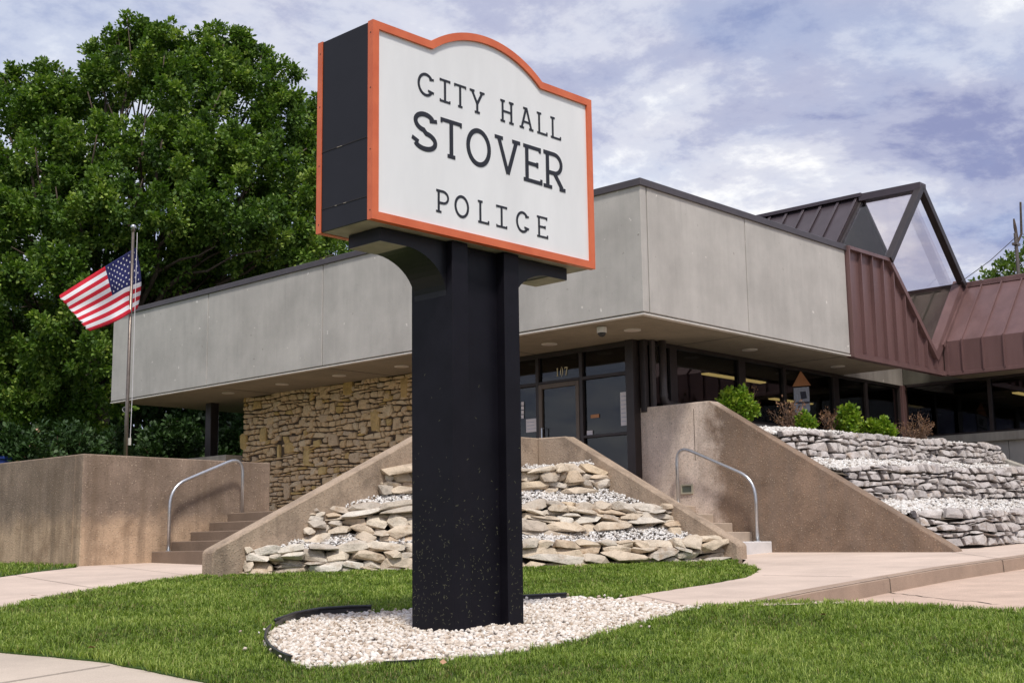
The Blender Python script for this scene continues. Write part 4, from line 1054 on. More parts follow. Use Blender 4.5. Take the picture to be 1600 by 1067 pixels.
# right terraces: courses run along X between the stair wall and the far wall
X0, X1 = 2.1+T+.02, 10.72
def tpath(y, back, right=0.0):
    xs = [X0, X0+.35, X0+.8, X0+1.4, 5.0, 6.5, 8.0, 9.4, X1]
    return [np.array((x, y+back*max(0, 1-(x-X0)/1.2)**1.5+0.05*math.sin(x*1.3)+right*max(0, (x-8)/2.7))) for x in xs]
TT = [tpath(-3.92, .50), tpath(-2.72, .42), tpath(-1.50, .40)]
gT = 'stacked pale stone terraces right of the stairs'
tier('lowest terrace of stacked pale stones along the walk', TT[0], lerp(.50, .60), lerp(1.08, 1.21), 'terrace_rock', 0.116, 0.235, 0.26, 0.20, 0.9, gT, 15)
tier('middle terrace of stacked pale stones right of the stairs', TT[1], lerp(1.17, 1.31), lerp(1.84, 2.04), 'terrace_rock', 0.116, 0.235, 0.26, 0.24, 0.9, gT, 16)
tier('topmost terrace of stacked pale stones below the shrubs', TT[2], lerp(1.90, 2.11), lerp(2.49, 2.64), 'terrace_rock', 0.116, 0.235, 0.26, 0.22, 0.9, gT, 17)
back = [np.array((p[0], 1.55)) for p in TT[2]]
rg_ = [shelf(off(TT[0], .34), Vc(1.01, 1.14), off(TT[1], .14), Vc(1.25, 1.39), 700, .033), shelf(off(TT[1], .38), Vc(1.78, 1.98), off(TT[2], .14), Vc(1.96, 2.17), 700, .033), shelf(off(TT[2], .36), Vc(2.45, 2.60), back, Vc(2.86, 2.80), 600, .034)]
mb = MB()
for q in ((off(TT[0], .2), Vc(.94, 1.07), off(TT[1], .3), Vc(1.30, 1.44)), (off(TT[1], .2), Vc(1.70, 1.90), off(TT[2], .3), Vc(2.0, 2.21)), (off(TT[2], .2), Vc(2.40, 2.55), back, Vc(2.86, 2.80))):
    b_ = bank('x', *q); mb.add(b_.v, b_.f)
tag(mb.build('terrace_soil', 'earth'), kind='structure')
scatter_gravel('gravel', np.concatenate([q[0] for q in rg_]), np.concatenate([q[1] for q in rg_]), 'gravel_planter', 'white gravel spread on the right-hand stone terraces', dark=.03)

# ------------------------------------------------------------------ the sign
SO = np.array([-10.8349, -5.846465, 2.81668]); SRY = -0.0108328
SZ0 = -0.06 - 0.0
sign = empty('city_hall_sign', (SO[0], SO[1], 0.0), 'tall black post sign with orange frame and white face reading CITY HALL STOVER POLICE', 'sign')
sign.rotation_euler = (0, 0, SRY)
SH = SO[2]                 # local z of the cabinet's lower edge; local x = u, local y = depth
SWD, SDP, SHT = 2.40, 0.63, 1.456
ac, ar, asg = 1.177, 1.03, 0.20
def top_profile(inset=0.0, n=26):
    """cabinet top from left to right: flat, arch, flat"""
    h = SHT-inset; r = ar-inset; cz = SHT+asg-ar
    half = math.sqrt(max(1e-6, r*r-(h-cz)**2))
    a0 = math.asin((h-cz)/r); pts = [(inset, h), (ac-half, h)]
    for i in range(1, n):
        a = math.pi-a0-(math.pi-2*a0)*i/n; pts.append((ac+r*math.cos(a), cz+r*math.sin(a)))
    return pts+[(ac+half, h), (SWD-inset, h)]
def outline(inset):
    return [(SWD-inset, inset), (inset, inset)][::-1][:0]+[(inset, inset)]+top_profile(inset)+[(SWD-inset, inset)]
FW, FD = 0.058, 0.055
def S(mb, name, mat, parent=sign, bevel=0.0, smooth=False):
    return mb.build(name, mat, parent, smooth, bevel)
body = outline(0.006); body = [(u, v+SH) for u, v in body]
mb = MB(); mb.prism(body, 'y', FD, SDP-FD); cab = S(mb, 'cabinet', 'black_paint')
# tan underside plate, set just below the cabinet
S(MB().box(.02, SWD-.02, FD+.004, SDP-FD-.004, SH+.0035, SH+.0055), 'underside', 'tan_metal', cab)
for z in (SH+.17, SH+.60):      # sheet seams on the left end with chipped paint
    S(MB().box(.002, .0055, FD+.003, SDP-FD-.003, z, z+.004), 'sheet_seam', 'interior_dark', cab)
    for k in range(2):
        y = FD+.04+random.uniform(0, .35); S(MB().box(.0005, .0050, y, y+random.uniform(.015, .04), z-.001, z+.003), 'paint_chip', 'tan_metal', cab)
def frame_ring(y0, y1, nm):
    o_, i_ = outline(0.0), outline(FW); n = len(o_); mb = MB()
    # four mitred pieces: left, top, right, bottom
    segs = {'left': (0, 1), 'right': (n-2, n-1)}
    def piece(idx, close=False):
        m_ = MB()
        for a, b in idx:
            q = [o_[a], o_[b], i_[b], i_[a]]
            m_.prism([(u, v+SH) for u, v in q], 'y', y0, y1)
        return m_
    rg = empty(nm); rg.parent = sign
    piece([(0, 1)]).build('frame_rail', 'sign_orange', rg); piece([(n-2, n-1)]).build('frame_rail', 'sign_orange', rg); piece([(n-1, 0)]).build('frame_rail', 'sign_orange', rg)
    # the arched top as one continuous strip
    m_ = MB(); idx = list(range(1, n-1)); v = []
    for a in idx:
        for y in (y0, y1):
            v += [(o_[a][0], y, o_[a][1]+SH), (i_[a][0], y, i_[a][1]+SH)]
    f = []
    for k in range(len(idx)-1):
        b = 4*k; f += [(b, b+4, b+5, b+1), (b+2, b+3, b+7, b+6), (b, b+2, b+6, b+4), (b+1, b+5, b+7, b+3)]
    L4 = 4*(len(idx)-1); f += [(0, 1, 3, 2), (L4, L4+2, L4+3, L4+1)]
    m_.add(v, f).build('frame_rail', 'sign_orange', rg)
    m_ = MB()
    for u, v in ((-.002, .06), (-.002, .5), (-.002, .95), (-.002, 1.36)):
        m_.box(u, u+.003, y0+.02, y0+.028, v+SH, v+SH+.008)
    m_.build('screw', 'interior_dark', rg)
    return rg
frame_ring(0.0, FD, 'front_frame'); frame_ring(SDP-FD, SDP, 'back_frame')
fo = [(u, v+SH) for u, v in outline(FW-.012)]
face = S(MB().prism(fo, 'y', 0.020, FD-.002), 'sign_face', 'sign_face'); S(MB().prism(fo, 'y', SDP-FD+.002, SDP-.020), 'sign_face', 'sign_face')
# lettering: slab-serif strokes, one raised mesh per letter
def ell(cx, cy, rx, ry, a0, a1, n=20):
    return [(cx+rx*math.cos(math.radians(a0+(a1-a0)*i/n)), cy+ry*math.sin(math.radians(a0+(a1-a0)*i/n))) for i in range(n+1)]
def glyph(ch, w, h, t):
    """list of (polyline, stroke width) in a w x h box"""
    s = t*.78; hs = t*.5; k = h*.045; o = []
    def stem(x, y0=0.0, y1=None):
        o.append(([(x, y0), (x, h if y1 is None else y1)], t))
    def serif(x, y, l):
        o.append(([(x-l/2, y+(s/2 if y < h/2 else -s/2)), (x+l/2, y+(s/2 if y < h/2 else -s/2))], s))
    if ch in 'CG':
        o.append((ell(w*.52, h*.5, w*.52-hs, h*.5-hs, 38, 322, 30), t)); o.append(([(w*.74, h*.76), (w*1.02, h*.80)], s)); o.append(([(w*.66, h*.27), (w*1.02, h*.22)], s))
    elif ch == 'I':
        stem(w/2); serif(w/2, 0, w); serif(w/2, h, w); o += [([(0+s*.3, 0), (s*.3, h*.12)], s*.6), ([(w-s*.3, 0), (w-s*.3, h*.12)], s*.6), ([(s*.3, h), (s*.3, h*.9)], s*.6), ([(w-s*.3, h), (w-s*.3, h*.9)], s*.6)]
    elif ch == 'T':
        stem(w/2); serif(w/2, 0, w*.36); serif(w/2, h, w); o += [([(s*.3, h), (s*.3, h*.87)], s*.6), ([(w-s*.3, h), (w-s*.3, h*.87)], s*.6)]
    elif ch == 'Y':
        o += [([(w*.13, h-hs), (w*.5, h*.42)], t), ([(w*.87, h-hs), (w*.5, h*.42)], t), ([(w*.5, h*.46), (w*.5, 0)], t)]; serif(w*.13, h, w*.34); serif(w*.87, h, w*.34); serif(w*.5, 0, w*.36)
    elif ch == 'H':
        stem(w*.16); stem(w*.84); o.append(([(w*.16, h*.5), (w*.84, h*.5)], s))
        for x in (.16, .84):
            serif(w*x, 0, w*.34); serif(w*x, h, w*.34)
    elif ch == 'A':
        o += [([(w*.14, hs), (w*.48, h-hs*.6)], t), ([(w*.86, hs), (w*.52, h-hs*.6)], t), ([(w*.24, h*.33), (w*.76, h*.33)], s)]; serif(w*.14, 0, w*.32); serif(w*.86, 0, w*.32); serif(w*.42, h, w*.3)
    elif ch == 'L':
        stem(w*.2); serif(w*.2, h, w*.42); o.append(([(0, s/2), (w, s/2)], s)); o.append(([(w-s*.4, 0), (w-s*.4, h*.16)], s*.8))
    elif ch == 'S':
        o.append((ell(w*.5, h*.735, w*.40-hs*.3, h*.265-hs, 30, 262, 20)+ell(w*.5, h*.255, w*.46-hs*.4, h*.255-hs*.9, 82, -155, 22), t))
        o.append(([(w*.70, h*.80), (w*1.0, h*.835)], s)); o.append(([(-w*.02, h*.28), (w*.24, h*.20)], s))
    elif ch == 'O':
        o.append((ell(w/2, h/2, w/2-hs, h/2-hs, 0, 360, 36), t))
    elif ch == 'V':
        o += [([(w*.13, h-hs), (w*.5, hs*.4)], t), ([(w*.87, h-hs), (w*.5, hs*.4)], t)]; serif(w*.13, h, w*.34); serif(w*.87, h, w*.34)
    elif ch == 'E':
        stem(w*.18); o += [([(0, h-s/2), (w*.94, h-s/2)], s), ([(0, s/2), (w, s/2)], s), ([(w*.18, h*.51), (w*.74, h*.51)], s), ([(w-s*.4, 0), (w-s*.4, h*.15)], s*.8), ([(w*.94-s*.4, h), (w*.94-s*.4, h*.86)], s*.8), ([(w*.74, h*.44), (w*.74, h*.58)], s*.7)]
    elif ch in 'PR':
        bw = w*.95 if ch == 'P' else w*.88
        stem(w*.18); serif(w*.18, 0, w*.40); b0 = h*.44
        o.append(([(0, h-s/2), (w*.5, h-s/2)]+ell(w*.5, (h-s/2+b0)/2, bw-w*.5-hs*.6, (h-s/2-b0)/2, 90, -90, 14)[1:-1]+[(w*.5, b0), (w*.18, b0)], s*1.1))
        if ch == 'R':
            o += [([(w*.5, b0), (w*.86, s*.8)], t)]; serif(w*.88, 0, w*.28)
    return o
def stroke(mb, pts, wd, u0, v0, y_front, y_back):
    P_ = [np.array(p, float) for p in pts]; n = len(P_); closed = np.linalg.norm(P_[0]-P_[-1]) < 1e-6
    L_, R2 = [], []
    for i in range(n):
        a = P_[i-1] if i else (P_[-2] if closed else P_[0]-(P_[1]-P_[0])); c = P_[i+1] if i < n-1 else (P_[1] if closed else P_[-1]+(P_[-1]-P_[-2]))
        d1 = (P_[i]-a)/max(1e-9, np.linalg.norm(P_[i]-a)); d2 = (c-P_[i])/max(1e-9, np.linalg.norm(c-P_[i])); d = d1+d2; d /= max(1e-9, np.linalg.norm(d))
        nr = np.array([-d[1], d[0]]); m_ = wd/2/max(.5, float(nr@np.array([-d1[1], d1[0]])))
        L_.append(P_[i]+nr*m_); R2.append(P_[i]-nr*m_)
    v = []
    for l, r_ in zip(L_, R2):
        v += [(l[0]+u0, y_front, l[1]+v0), (r_[0]+u0, y_front, r_[1]+v0), (l[0]+u0, y_back, l[1]+v0), (r_[0]+u0, y_back, r_[1]+v0)]
    f = []
    for i in range(n-1):
        b = 4*i; f += [(b, b+4, b+5, b+1), (b, b+2, b+6, b+4), (b+1, b+5, b+7, b+3)]
    e = 4*(n-1); f += [(0, 1, 3, 2), (e, e+2, e+3, e+1)]
    mb.add(v, f)
TXT = [('C', .443, .601, 1.019, 1.199), ('I', .665, .772, 1.019, 1.199), ('T', .814, .938, 1.019, 1.199), ('Y', .984, 1.130, 1.019, 1.199), ('H', 1.314, 1.458, 1.019, 1.199), ('A', 1.533, 1.685, 1.019, 1.199), ('L', 1.735, 1.857, 1.019, 1.199), ('L', 1.898, 2.022, 1.019, 1.199),
       ('S', .392, .634, .600, .897), ('T', .672, .889, .600, .897), ('O', .937, 1.200, .597, .900), ('V', 1.256, 1.520, .600, .897), ('E', 1.568, 1.785, .592, .897), ('R', 1.805, 2.058, .588, .897),
       ('P', .625, .756, .165, .337), ('O', .809, .959, .164, .338), ('L', 1.056, 1.173, .162, .337), ('I', 1.252, 1.370, .164, .337), ('C', 1.473, 1.615, .165, .338), ('E', 1.714, 1.841, .164, .337)]
for ch, a, b, c, d in TXT:
    mb = MB(); h = d-c; t_ = h*(.112 if h < .25 else .122)
    for k, (pts, wd) in enumerate(glyph(ch, b-a, h, t_)):
        stroke(mb, pts, wd, a, c+SH, 0.0165-k*.0003, 0.021)
    mb.build('letter', 'sign_letter', face)
# bracket under the cabinet with quarter-round haunches, open to tan undersides
BY0, BY1, BU0, BU1, BV = 0.145, 0.495, 0.195, 2.205, -0.098
PU0, PU1, PY0, PY1 = 0.84, 1.56, 0.08, 0.53
def haunch(side):
    """profile from the bracket's end to the post, concave quarter ellipse below"""
    e = BU0 if side < 0 else BU1; p = (PU0-.0 if side < 0 else PU1+.0); s = 1 if side < 0 else -1
    rx, rz = 0.42, 0.31
    pts = [(e, BV), (p-s*rx, BV)]
    for i in range(1, 13):
        a = math.pi/2*i/12; pts.append((p-s*rx+s*rx*math.sin(a), BV-rz*(1-math.cos(a))))
    return pts
pl2 = haunch(-1)+[(PU0+.02, BV-.31), (PU0+.02, -.002), (BU0, -.002)]; pr2 = haunch(1)+[(PU1-.02, BV-.31), (PU1-.02, -.002), (BU1, -.002)]
for q in (pl2, pr2):
    br = S(MB().prism([(u, v+SH) for u, v in q], 'y', BY0, BY1), 'bracket', 'black_paint', sign)
    lo = q[:2]; a, b = sorted((lo[0][0], lo[1][0])); S(MB().box(a+.004, b+.03 if q is pl2 else b-.0, BY0+.004, BY1-.004, BV+SH-.004, BV+SH-.0015), 'underside', 'tan_metal', br)
# post: two channels and a recessed web
ZB = -0.075
for a, b in ((PU0, PU0+.165), (PU1-.165, PU1)):
    S(MB().box(a, b, PY0, PY1, ZB, SH-.002), 'post_channel', 'post_paint', sign, .004)
S(MB().box(PU0+.165, PU1-.165, PY0+.085, PY1-.085, ZB, SH-.003), 'post_web', 'post_paint', sign)
S(MB().box(PU0-.006, PU1+.006, PY0-.006, PY1+.006, ZB-.1, -0.042), 'base_plate', 'black_paint', sign, .003)

# dried grass clippings thrown onto the post by the mower
cm = MB(); cr = random.Random(3)
for _ in range(460):
    z = ZB+.1+abs(cr.gauss(0, .55)); l = cr.uniform(.003, .011); w = cr.uniform(.0008, .0015); a = cr.uniform(0, math.pi); ca, sa = math.cos(a), math.sin(a)
    if cr.random() < .45:
        y = cr.uniform(PY0+.02, PY1-.02); f = lambda p, q: (PU0-.0015, y+p, z+q)
    else:
        u = cr.uniform(PU0+.02, PU1-.02); yy = PY0-.0015 if (u < PU0+.15 or u > PU1-.15) else PY0+.0835
        if PU0+.15 <= u <= PU0+.18 or PU1-.18 <= u <= PU1-.15:
            continue
        f = lambda p, q: (u+p, yy, z+q)
    cm.add([f(-l*ca-w*sa, -l*sa+w*ca), f(l*ca-w*sa, l*sa+w*ca), f(l*ca+w*sa, l*sa-w*ca), f(-l*ca+w*sa, -l*sa-w*ca)], [(0, 1, 2, 3)])
S(cm, 'grass_clippings', 'clipping', sign)['kind'] = 'stuff'

# ------------------------------------------------------------------ gravel bed round the post
bed_px = [(413, 1003), (424, 1020), (450, 1034), (482, 1043), (540, 1041), (620, 1035), (700, 1030), (780, 1022), (850, 1012), (905, 1000), (960, 985), (1020, 968), (1092, 950), (1040, 944), (1000, 940.5), (950, 936), (900, 933.5), (860, 935), (820, 938), (720, 947), (590, 958), (545, 959), (500, 962), (462, 969), (432, 980), (417, 991)]
bed = [P2(*p) for p in bed_px]
tag(sheet('gravel_bed', bed, 'earth', dz=-0.006, grid=0.5), kind='structure')
bx = np.array(bed)
def scatter_in(poly, n):
    q = np.array(poly); lo, hi = q.min(0), q.max(0); out_ = np.zeros((0, 2))
    while len(out_) < n:
        c = RNG.uniform(lo, hi, (n*2, 2)); out_ = np.concatenate([out_, c[inside_np(poly, c[:, 0], c[:, 1])]])
    return out_[:n]
def area(poly):
    q = np.array(poly); return abs(float(np.sum(q[:, 0]*np.roll(q[:, 1], -1)-q[:, 1]*np.roll(q[:, 0], -1))))/2
na = int(area(bed)*1400)
xy = scatter_in(bed, na)
ctr = np.array([SO[0]+1.2, SO[1]+.3]); hump = 0.0*np.exp(-((xy-ctr)**2).sum(1)/1.2)
scatter_gravel('gravel', np.c_[xy, G(xy[:, 0], xy[:, 1])-.002+hump+RNG.uniform(-.006, .014, na)], RNG.uniform(.010, .029, na), 'gravel', 'cream limestone gravel bed round the foot of the black sign post', dark=.02)
ns = 60
a_ = np.array([bed[i % len(bed)] for i in RNG.integers(0, len(bed), ns)])+RNG.normal(0, .10, (ns, 2))
scatter_gravel('gravel', np.c_[a_, G(a_[:, 0], a_[:, 1])+.03], RNG.uniform(.011, .02, ns), 'gravel', 'few stray cream stones in the grass round the gravel bed', dark=0)
def edging(px, label, r=0.03, h=.045, z0=.01):
    p = []
    for a, b in zip(px[:-1], px[1:]):
        for i in range(4):
            q = gp(a[0]+(b[0]-a[0])*i/4, a[1]+(b[1]-a[1])*i/4); p.append((q[0], q[1], q[2]))
    mb = MB(); mb.tube([(x, y, z+z0+h) for x, y, z in p], r*.55, 8)
    e = empty('lawn_edging', p[0], label, 'edging', 'black plastic edging round the gravel bed')
    sub(mb, 'rim', 'edging', e, 0, True)
    mb = MB(); n = len(p); v = [(x, y, z+z0+h) for x, y, z in p]+[(x, y, z-.06) for x, y, z in p]
    mb.add(v, [(i, i+1, n+i+1, n+i) for i in range(n-1)]); sub(mb, 'skirt', 'edging', e)
edging([(455, 1037), (437, 1030), (422, 1019), (414, 1006), (416, 993), (425, 983)], 'thin black plastic edging curving round the left end of the gravel bed', .015, .035)
edging([(430, 981), (462, 969), (500, 962), (545, 959), (592, 957.5)], 'raised black plastic edging strip behind the gravel left of the post', .024, .05)
edging([(818, 939), (850, 937), (897, 934.5)], 'short black plastic edging strip right of the post', .022, .04)
edging([(600, 1037), (660, 1034), (690, 1031)], 'sunken bit of black edging at the front of the gravel bed', .007, .004)

# ------------------------------------------------------------------ flagpole and flag
FY = 12.0; FX = float(hit(202, 540, y=FY)[0]); FT = float(hit(208, 362, y=FY)[2])
fp = empty('flagpole', (FX, FY, 1.98), 'slim weathered metal flagpole behind the left retaining wall', 'flagpole')
mb = MB(); mb.tube([(FX, FY, 1.98), (FX, FY, 3.5), (FX, FY, FT)], [.046, .041, .030], 14); sub(mb, 'pole', 'pole_metal', fp, 0, True)
mb = MB(); mb.tube([(FX, FY, FT-.01), (FX, FY, FT+.03), (FX, FY, FT+.05)], [.034, .055, .03], 12); sub(mb, 'truck', 'pole_metal', fp)
mb = MB()
n = 10
for i in range(n+1):
    pass
mb.tube([(FX, FY, FT+.045)]+[(FX, FY, FT+.05+.11*i/8) for i in range(9)], [.01]+[max(.004, .058*math.sqrt(max(0, 1-(2*i/8-1)**2))) for i in range(9)], 12); sub(mb, 'finial', 'galvanized', fp, 0, True)
mb = MB(); mb.tube([(FX+.07, FY-.05, FT-.02), (FX+.075, FY-.06, 4.0), (FX+.065, FY-.055, 2.9)], .007, 5); sub(mb, 'halyard', 'flag_white', fp)
mb = MB(); mb.box(FX+.03, FX+.075, FY-.075, FY-.03, 2.85, 3.0); sub(mb, 'cleat', 'drip_trim', fp)
TH, BH, TF, BF = np.array((212., 387.)), np.array((215., 482.)), np.array((92., 462.)), np.array((141., 517.))
def flag_pt(s, t):
    """s along the fly, t down the hoist (0..1)"""
    bow = np.array((7.0, 2.0))*math.sin(math.pi*t)*max(0, 1-s*5)
    sag = np.array((0, 5.0))*math.sin(math.pi*s)*(t-.15)
    p = (TH*(1-s)+TF*s)*(1-t)+(BH*(1-s)+BF*s)*t+bow+sag
    p = p+np.array((-5.0, 3.0))*math.sin(s*7)*.35*s
    dy = .24*max(0, 1-s*2.6)-.06-.6*s*(.35+.65*t)+.13*math.sin(s*7.5-t*2.2)*min(1, s*3)+.05*math.sin(t*9+s*4)
    if s > .985:
        p = p+RNG.normal(0, 1.0, 2)
    q = hit(p[0], p[1], y=FY+dy); return q
NS, NT = 50, 26
grid = [[flag_pt(i/NS, j/NT) for i in range(NS+1)] for j in range(NT+1)]
mb = MB(); mb.add([p for r_ in grid for p in r_], [])
for j in range(NT):
    for i in range(NS):
        a = j*(NS+1)+i; mb.f.append((a, a+1, a+NS+2, a+NS+1)); mb.m.append(2 if (j < 14 and i < 20) else (j//2) % 2)
fl = mb.build('flag', ['flag_red', 'flag_white', 'flag_blue'], None, True)
recentre(tag(fl, 'American flag drooping in the wind from the flagpole', 'flag'), (float(FX), FY, float(grid[0][0][2])))
md = fl.modifiers.new('cloth', 'SOLIDIFY'); md.thickness = 0.003
mb = MB()
for r_ in range(9):
    for c in range(6 if r_ % 2 == 0 else 5):
        s = (20/NS)*((c*2+1+(r_ % 2))/12); t_ = (14/26)*((r_+1)/10)
        o_ = flag_pt(s, t_); ds = flag_pt(s+.01, t_)-o_; dt = flag_pt(s, t_+.01)-o_; ds /= np.linalg.norm(ds); dt /= np.linalg.norm(dt); nn = np.cross(ds, dt); nn /= np.linalg.norm(nn)
        for sg in (-1, 1):
            v = [o_+nn*sg*.006+(ds*math.sin(2*math.pi*k/10)-dt*math.cos(2*math.pi*k/10))*(.030 if k % 2 == 0 else .013) for k in range(10)]
            mb.add(v, [tuple(range(10))])
sub(mb, 'stars', 'flag_white', fl)['kind'] = 'stuff'

# ------------------------------------------------------------------ vegetation
LEAF = np.array([[0, 0, 0], [.30, .16, .05], [.62, .20, .03], [1.0, 0, -.06], [.62, -.20, .03], [.30, -.16, .05]])
LEAF_F = np.array([[0, 1, 5], [1, 2, 4], [1, 4, 5], [2, 3, 4]])
def leaf_cloud(centres, outward, size, spread, per, tone, up=0.35, leaf=LEAF, faces=LEAF_F, flat=0.55):
    """sprigs of leaves: `per` leaves radiating from each centre"""
    n = len(centres); m_ = n*per
    c = np.repeat(centres, per, 0); ow = np.repeat(outward, per, 0)
    d = ow*0.75+RNG.normal(0, .75, (m_, 3)); d[:, 2] += up*RNG.uniform(0, 1, m_); d /= np.linalg.norm(d, axis=1)[:, None]
    side = np.cross(d, RNG.normal(0, 1, (m_, 3))*(1-flat)+np.array([0, 0, 1.0])*flat); side /= np.maximum(1e-6, np.linalg.norm(side, axis=1))[:, None]
    nm = np.cross(side, d)
    s = size*RNG.uniform(.65, 1.25, m_)
    b = c+d*(RNG.uniform(0, 1, m_)*spread)[:, None]
    V = b[:, None]+s[:, None, None]*(leaf[None, :, 0, None]*d[:, None]+leaf[None, :, 1, None]*1.5*side[:, None]+leaf[None, :, 2, None]*nm[:, None])
    k = len(leaf); F = (faces[None]+(np.arange(m_)*k)[:, None, None]).reshape(-1, 3)
    tn = np.clip(np.repeat(tone, per)+RNG.normal(0, .12, m_), 0, 1)
    return V.reshape(-1, 3), F, np.repeat(tn, k)
def sphere_dirs(n):
    d = RNG.normal(0, 1, (n, 3)); return d/np.linalg.norm(d, axis=1)[:, None]
def at_depth(px, py, D):
    d = ray(px, py); return CAM+d*(D/float(d[:2]@HD))
def crown(lobes, per_m2, size, mat, parent, per=9, sub_lobes=7, hollow=.5):
    """lobes: (centre, radius). each breaks into smaller tufts so the outline stays uneven"""
    C_, O_, T_ = [], [], []
    for c, r in lobes:
        for k in range(sub_lobes):
            dd = sphere_dirs(1)[0]; dd[2] = dd[2]*.8+.1
            d2 = dd+np.array([0, 0, .55]); d2 /= np.linalg.norm(d2)
            a0 = c+dd*r*RNG.uniform(.25, .55); a1 = c+d2*r*RNG.uniform(.65, 1.06); rr = r*RNG.uniform(.16, .28)     # leafy shoot, thinning to its tip
            n = max(6, int(2*math.pi*rr*(np.linalg.norm(a1-a0)+rr)*per_m2)); ds = sphere_dirs(n); tt = RNG.uniform(0, 1, n)
            C_.append(a0+(a1-a0)*tt[:, None]+ds*(rr*(1.08-.82*tt)*RNG.uniform(hollow, 1, n))[:, None]); O_.append(ds*.7+d2*.6); T_.append(np.clip(RNG.normal(.5+RNG.normal(0, .12), .16, n), 0, 1))
    V, F, tn = leaf_cloud(np.concatenate(C_), np.concatenate(O_), size, size*1.1, per, np.concatenate(T_))
    return np_mesh('crown', V-np.array(parent_loc(parent)), F, mat, parent, attr=tn)
def limb(mb, a, b, r0, r1, wob=.2, n=5):
    a, b = np.array(a, float), np.array(b, float); L = np.linalg.norm(b-a)
    pts = [a+(b-a)*i/n+(RNG.normal(0, wob*L/n*.5, 3) if 0 < i < n else 0) for i in range(n+1)]
    mb.tube(pts, [r0+(r1-r0)*i/n for i in range(n+1)], 7); return pts
def tree(label, base, lobes, trunk_r, fork_z, leafmat, size, dens, group=None, per=9, sub_lobes=7, name='oak_tree', cat='tree'):
    e = empty(name, tuple(map(float, base)), label, cat, group); mb = MB()
    b = np.array(base, float); top = b+np.array([0, 0, fork_z])
    limb(mb, b-np.array([0, 0, .3]), top, trunk_r, trunk_r*.72, .12, 6)
    for c, r in lobes:
        h = top+np.array([0, 0, RNG.uniform(-.25, .5)*fork_z*.5])
        k = max(.03, trunk_r*.28*min(1.5, r/1.5)); p = limb(mb, h, c, k, k*.3, .28, 6)
        for _ in range(2):
            limb(mb, p[4], c+sphere_dirs(1)[0]*r*.8, k*.4, .015, .2, 3)
    sub(mb, 'trunk', 'bark', e, 0, True); crown(lobes, dens, size, leafmat, e, per, sub_lobes); return e
def L3(rows):
    return [(at_depth(px, py, D), r) for px, py, D, r in rows]
big_rows = [(205, 52, 38.5, .62), (160, 85, 38.5, .6), (258, 62, 38.5, .6), (338, 62, 38.5, .6), (372, 72, 38.5, .55), (400, 90, 38.5, .55), (75, 125, 38.5, .7), (28, 135, 38.5, .7), (285, 85, 39, .6), (445, 120, 38.5, .6), (440, 165, 38, .7), (180, 68, 38.5, .5), (100, 160, 38, .7),
            (205, 112, 38, 1.45), (258, 118, 39, 1.35), (338, 128, 38, 1.45), (398, 160, 38, 1.3), (72, 185, 38, 1.45), (15, 215, 38, 1.6), (125, 190, 39, 1.3), (165, 150, 38, 1.25), (300, 185, 37, 1.5), (372, 110, 39, 1.0), (236, 80, 39, .9),
            (435, 215, 38, 1.3), (-40, 290, 38, 1.8), (50, 275, 36.5, 1.6), (140, 260, 36, 1.5), (225, 235, 36.5, 1.6), (310, 262, 36, 1.6), (392, 270, 36.5, 1.5), (462, 300, 37, 1.3), (-30, 390, 36.5, 1.6), (45, 370, 35.5, 1.5), (125, 350, 35, 1.5),
            (205, 335, 35, 1.5), (285, 350, 35, 1.5), (365, 355, 35, 1.5), (440, 385, 36, 1.4), (15, 460, 35.5, 1.4), (95, 440, 34.5, 1.35), (165, 415, 37, 1.6), (250, 420, 36, 1.5), (330, 415, 37, 1.5), (410, 430, 38, 1.3), (115, 505, 33.8, 1.0), (150, 560, 33.8, .8), (-30, 540, 36, 1.5), (60, 530, 37, 1.4), (220, 500, 39, 1.6), (300, 490, 40, 1.6), (490, 400, 37, 1.1), (180, 590, 38, 1.2)]
tb = at_depth(150, 720, 38); big_rows += [(95, 565, 35, 1.3), (150, 640, 36, 1.2), (45, 650, 36, 1.2), (0, 600, 36, 1.4), (190, 560, 36.5, 1.2), (470, 440, 39, 1.3), (400, 480, 40, 1.5), (330, 460, 39, 1.4), (500, 340, 39, 1.2), (255, 300, 38, 1.6), (345, 300, 38, 1.6), (430, 320, 39, 1.4), (100, 300, 38, 1.6), (20, 320, 38.5, 1.6), (180, 470, 38, 1.5), (40, 600, 38, 1.5), (110, 620, 39, 1.5), (470, 250, 39, 1.1)]
tree('huge leafy green tree towering over the building on the left', (tb[0], tb[1], 1.5), L3(big_rows), .42, 4.2, 'oak_leaf', .128, 17, per=8, sub_lobes=18)
side_rows = [(505, 195, 47, 1.4), (530, 260, 47, 1.5), (490, 270, 46, 1.4), (545, 340, 47, 1.5), (500, 350, 46, 1.5), (560, 300, 48, 1.4), (520, 410, 46, 1.4), (590, 380, 48, 1.4), (470, 200, 47, 1.1), (640, 330, 49, 1.5), (610, 250, 49, 1.5)]
tb = at_depth(540, 700, 47); tree('green tree rising behind the sign cabinet above the roofline', (tb[0], tb[1], 1.5), L3(side_rows), .3, 5.0, 'oak_leaf', .15, 8, per=8, sub_lobes=15)
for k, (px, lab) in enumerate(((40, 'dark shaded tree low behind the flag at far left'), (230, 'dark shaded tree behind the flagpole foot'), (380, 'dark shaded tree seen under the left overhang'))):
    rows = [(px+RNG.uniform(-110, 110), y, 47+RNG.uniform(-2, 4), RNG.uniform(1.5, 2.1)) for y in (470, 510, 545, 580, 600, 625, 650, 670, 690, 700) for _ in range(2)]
    tb = at_depth(px, 730, 48); tree(lab, (tb[0], tb[1], 1.4), L3(rows), .25, 2.2, 'dark_leaf', .2, 5, 'dark trees behind the building', per=7, sub_lobes=12, name='background_tree')
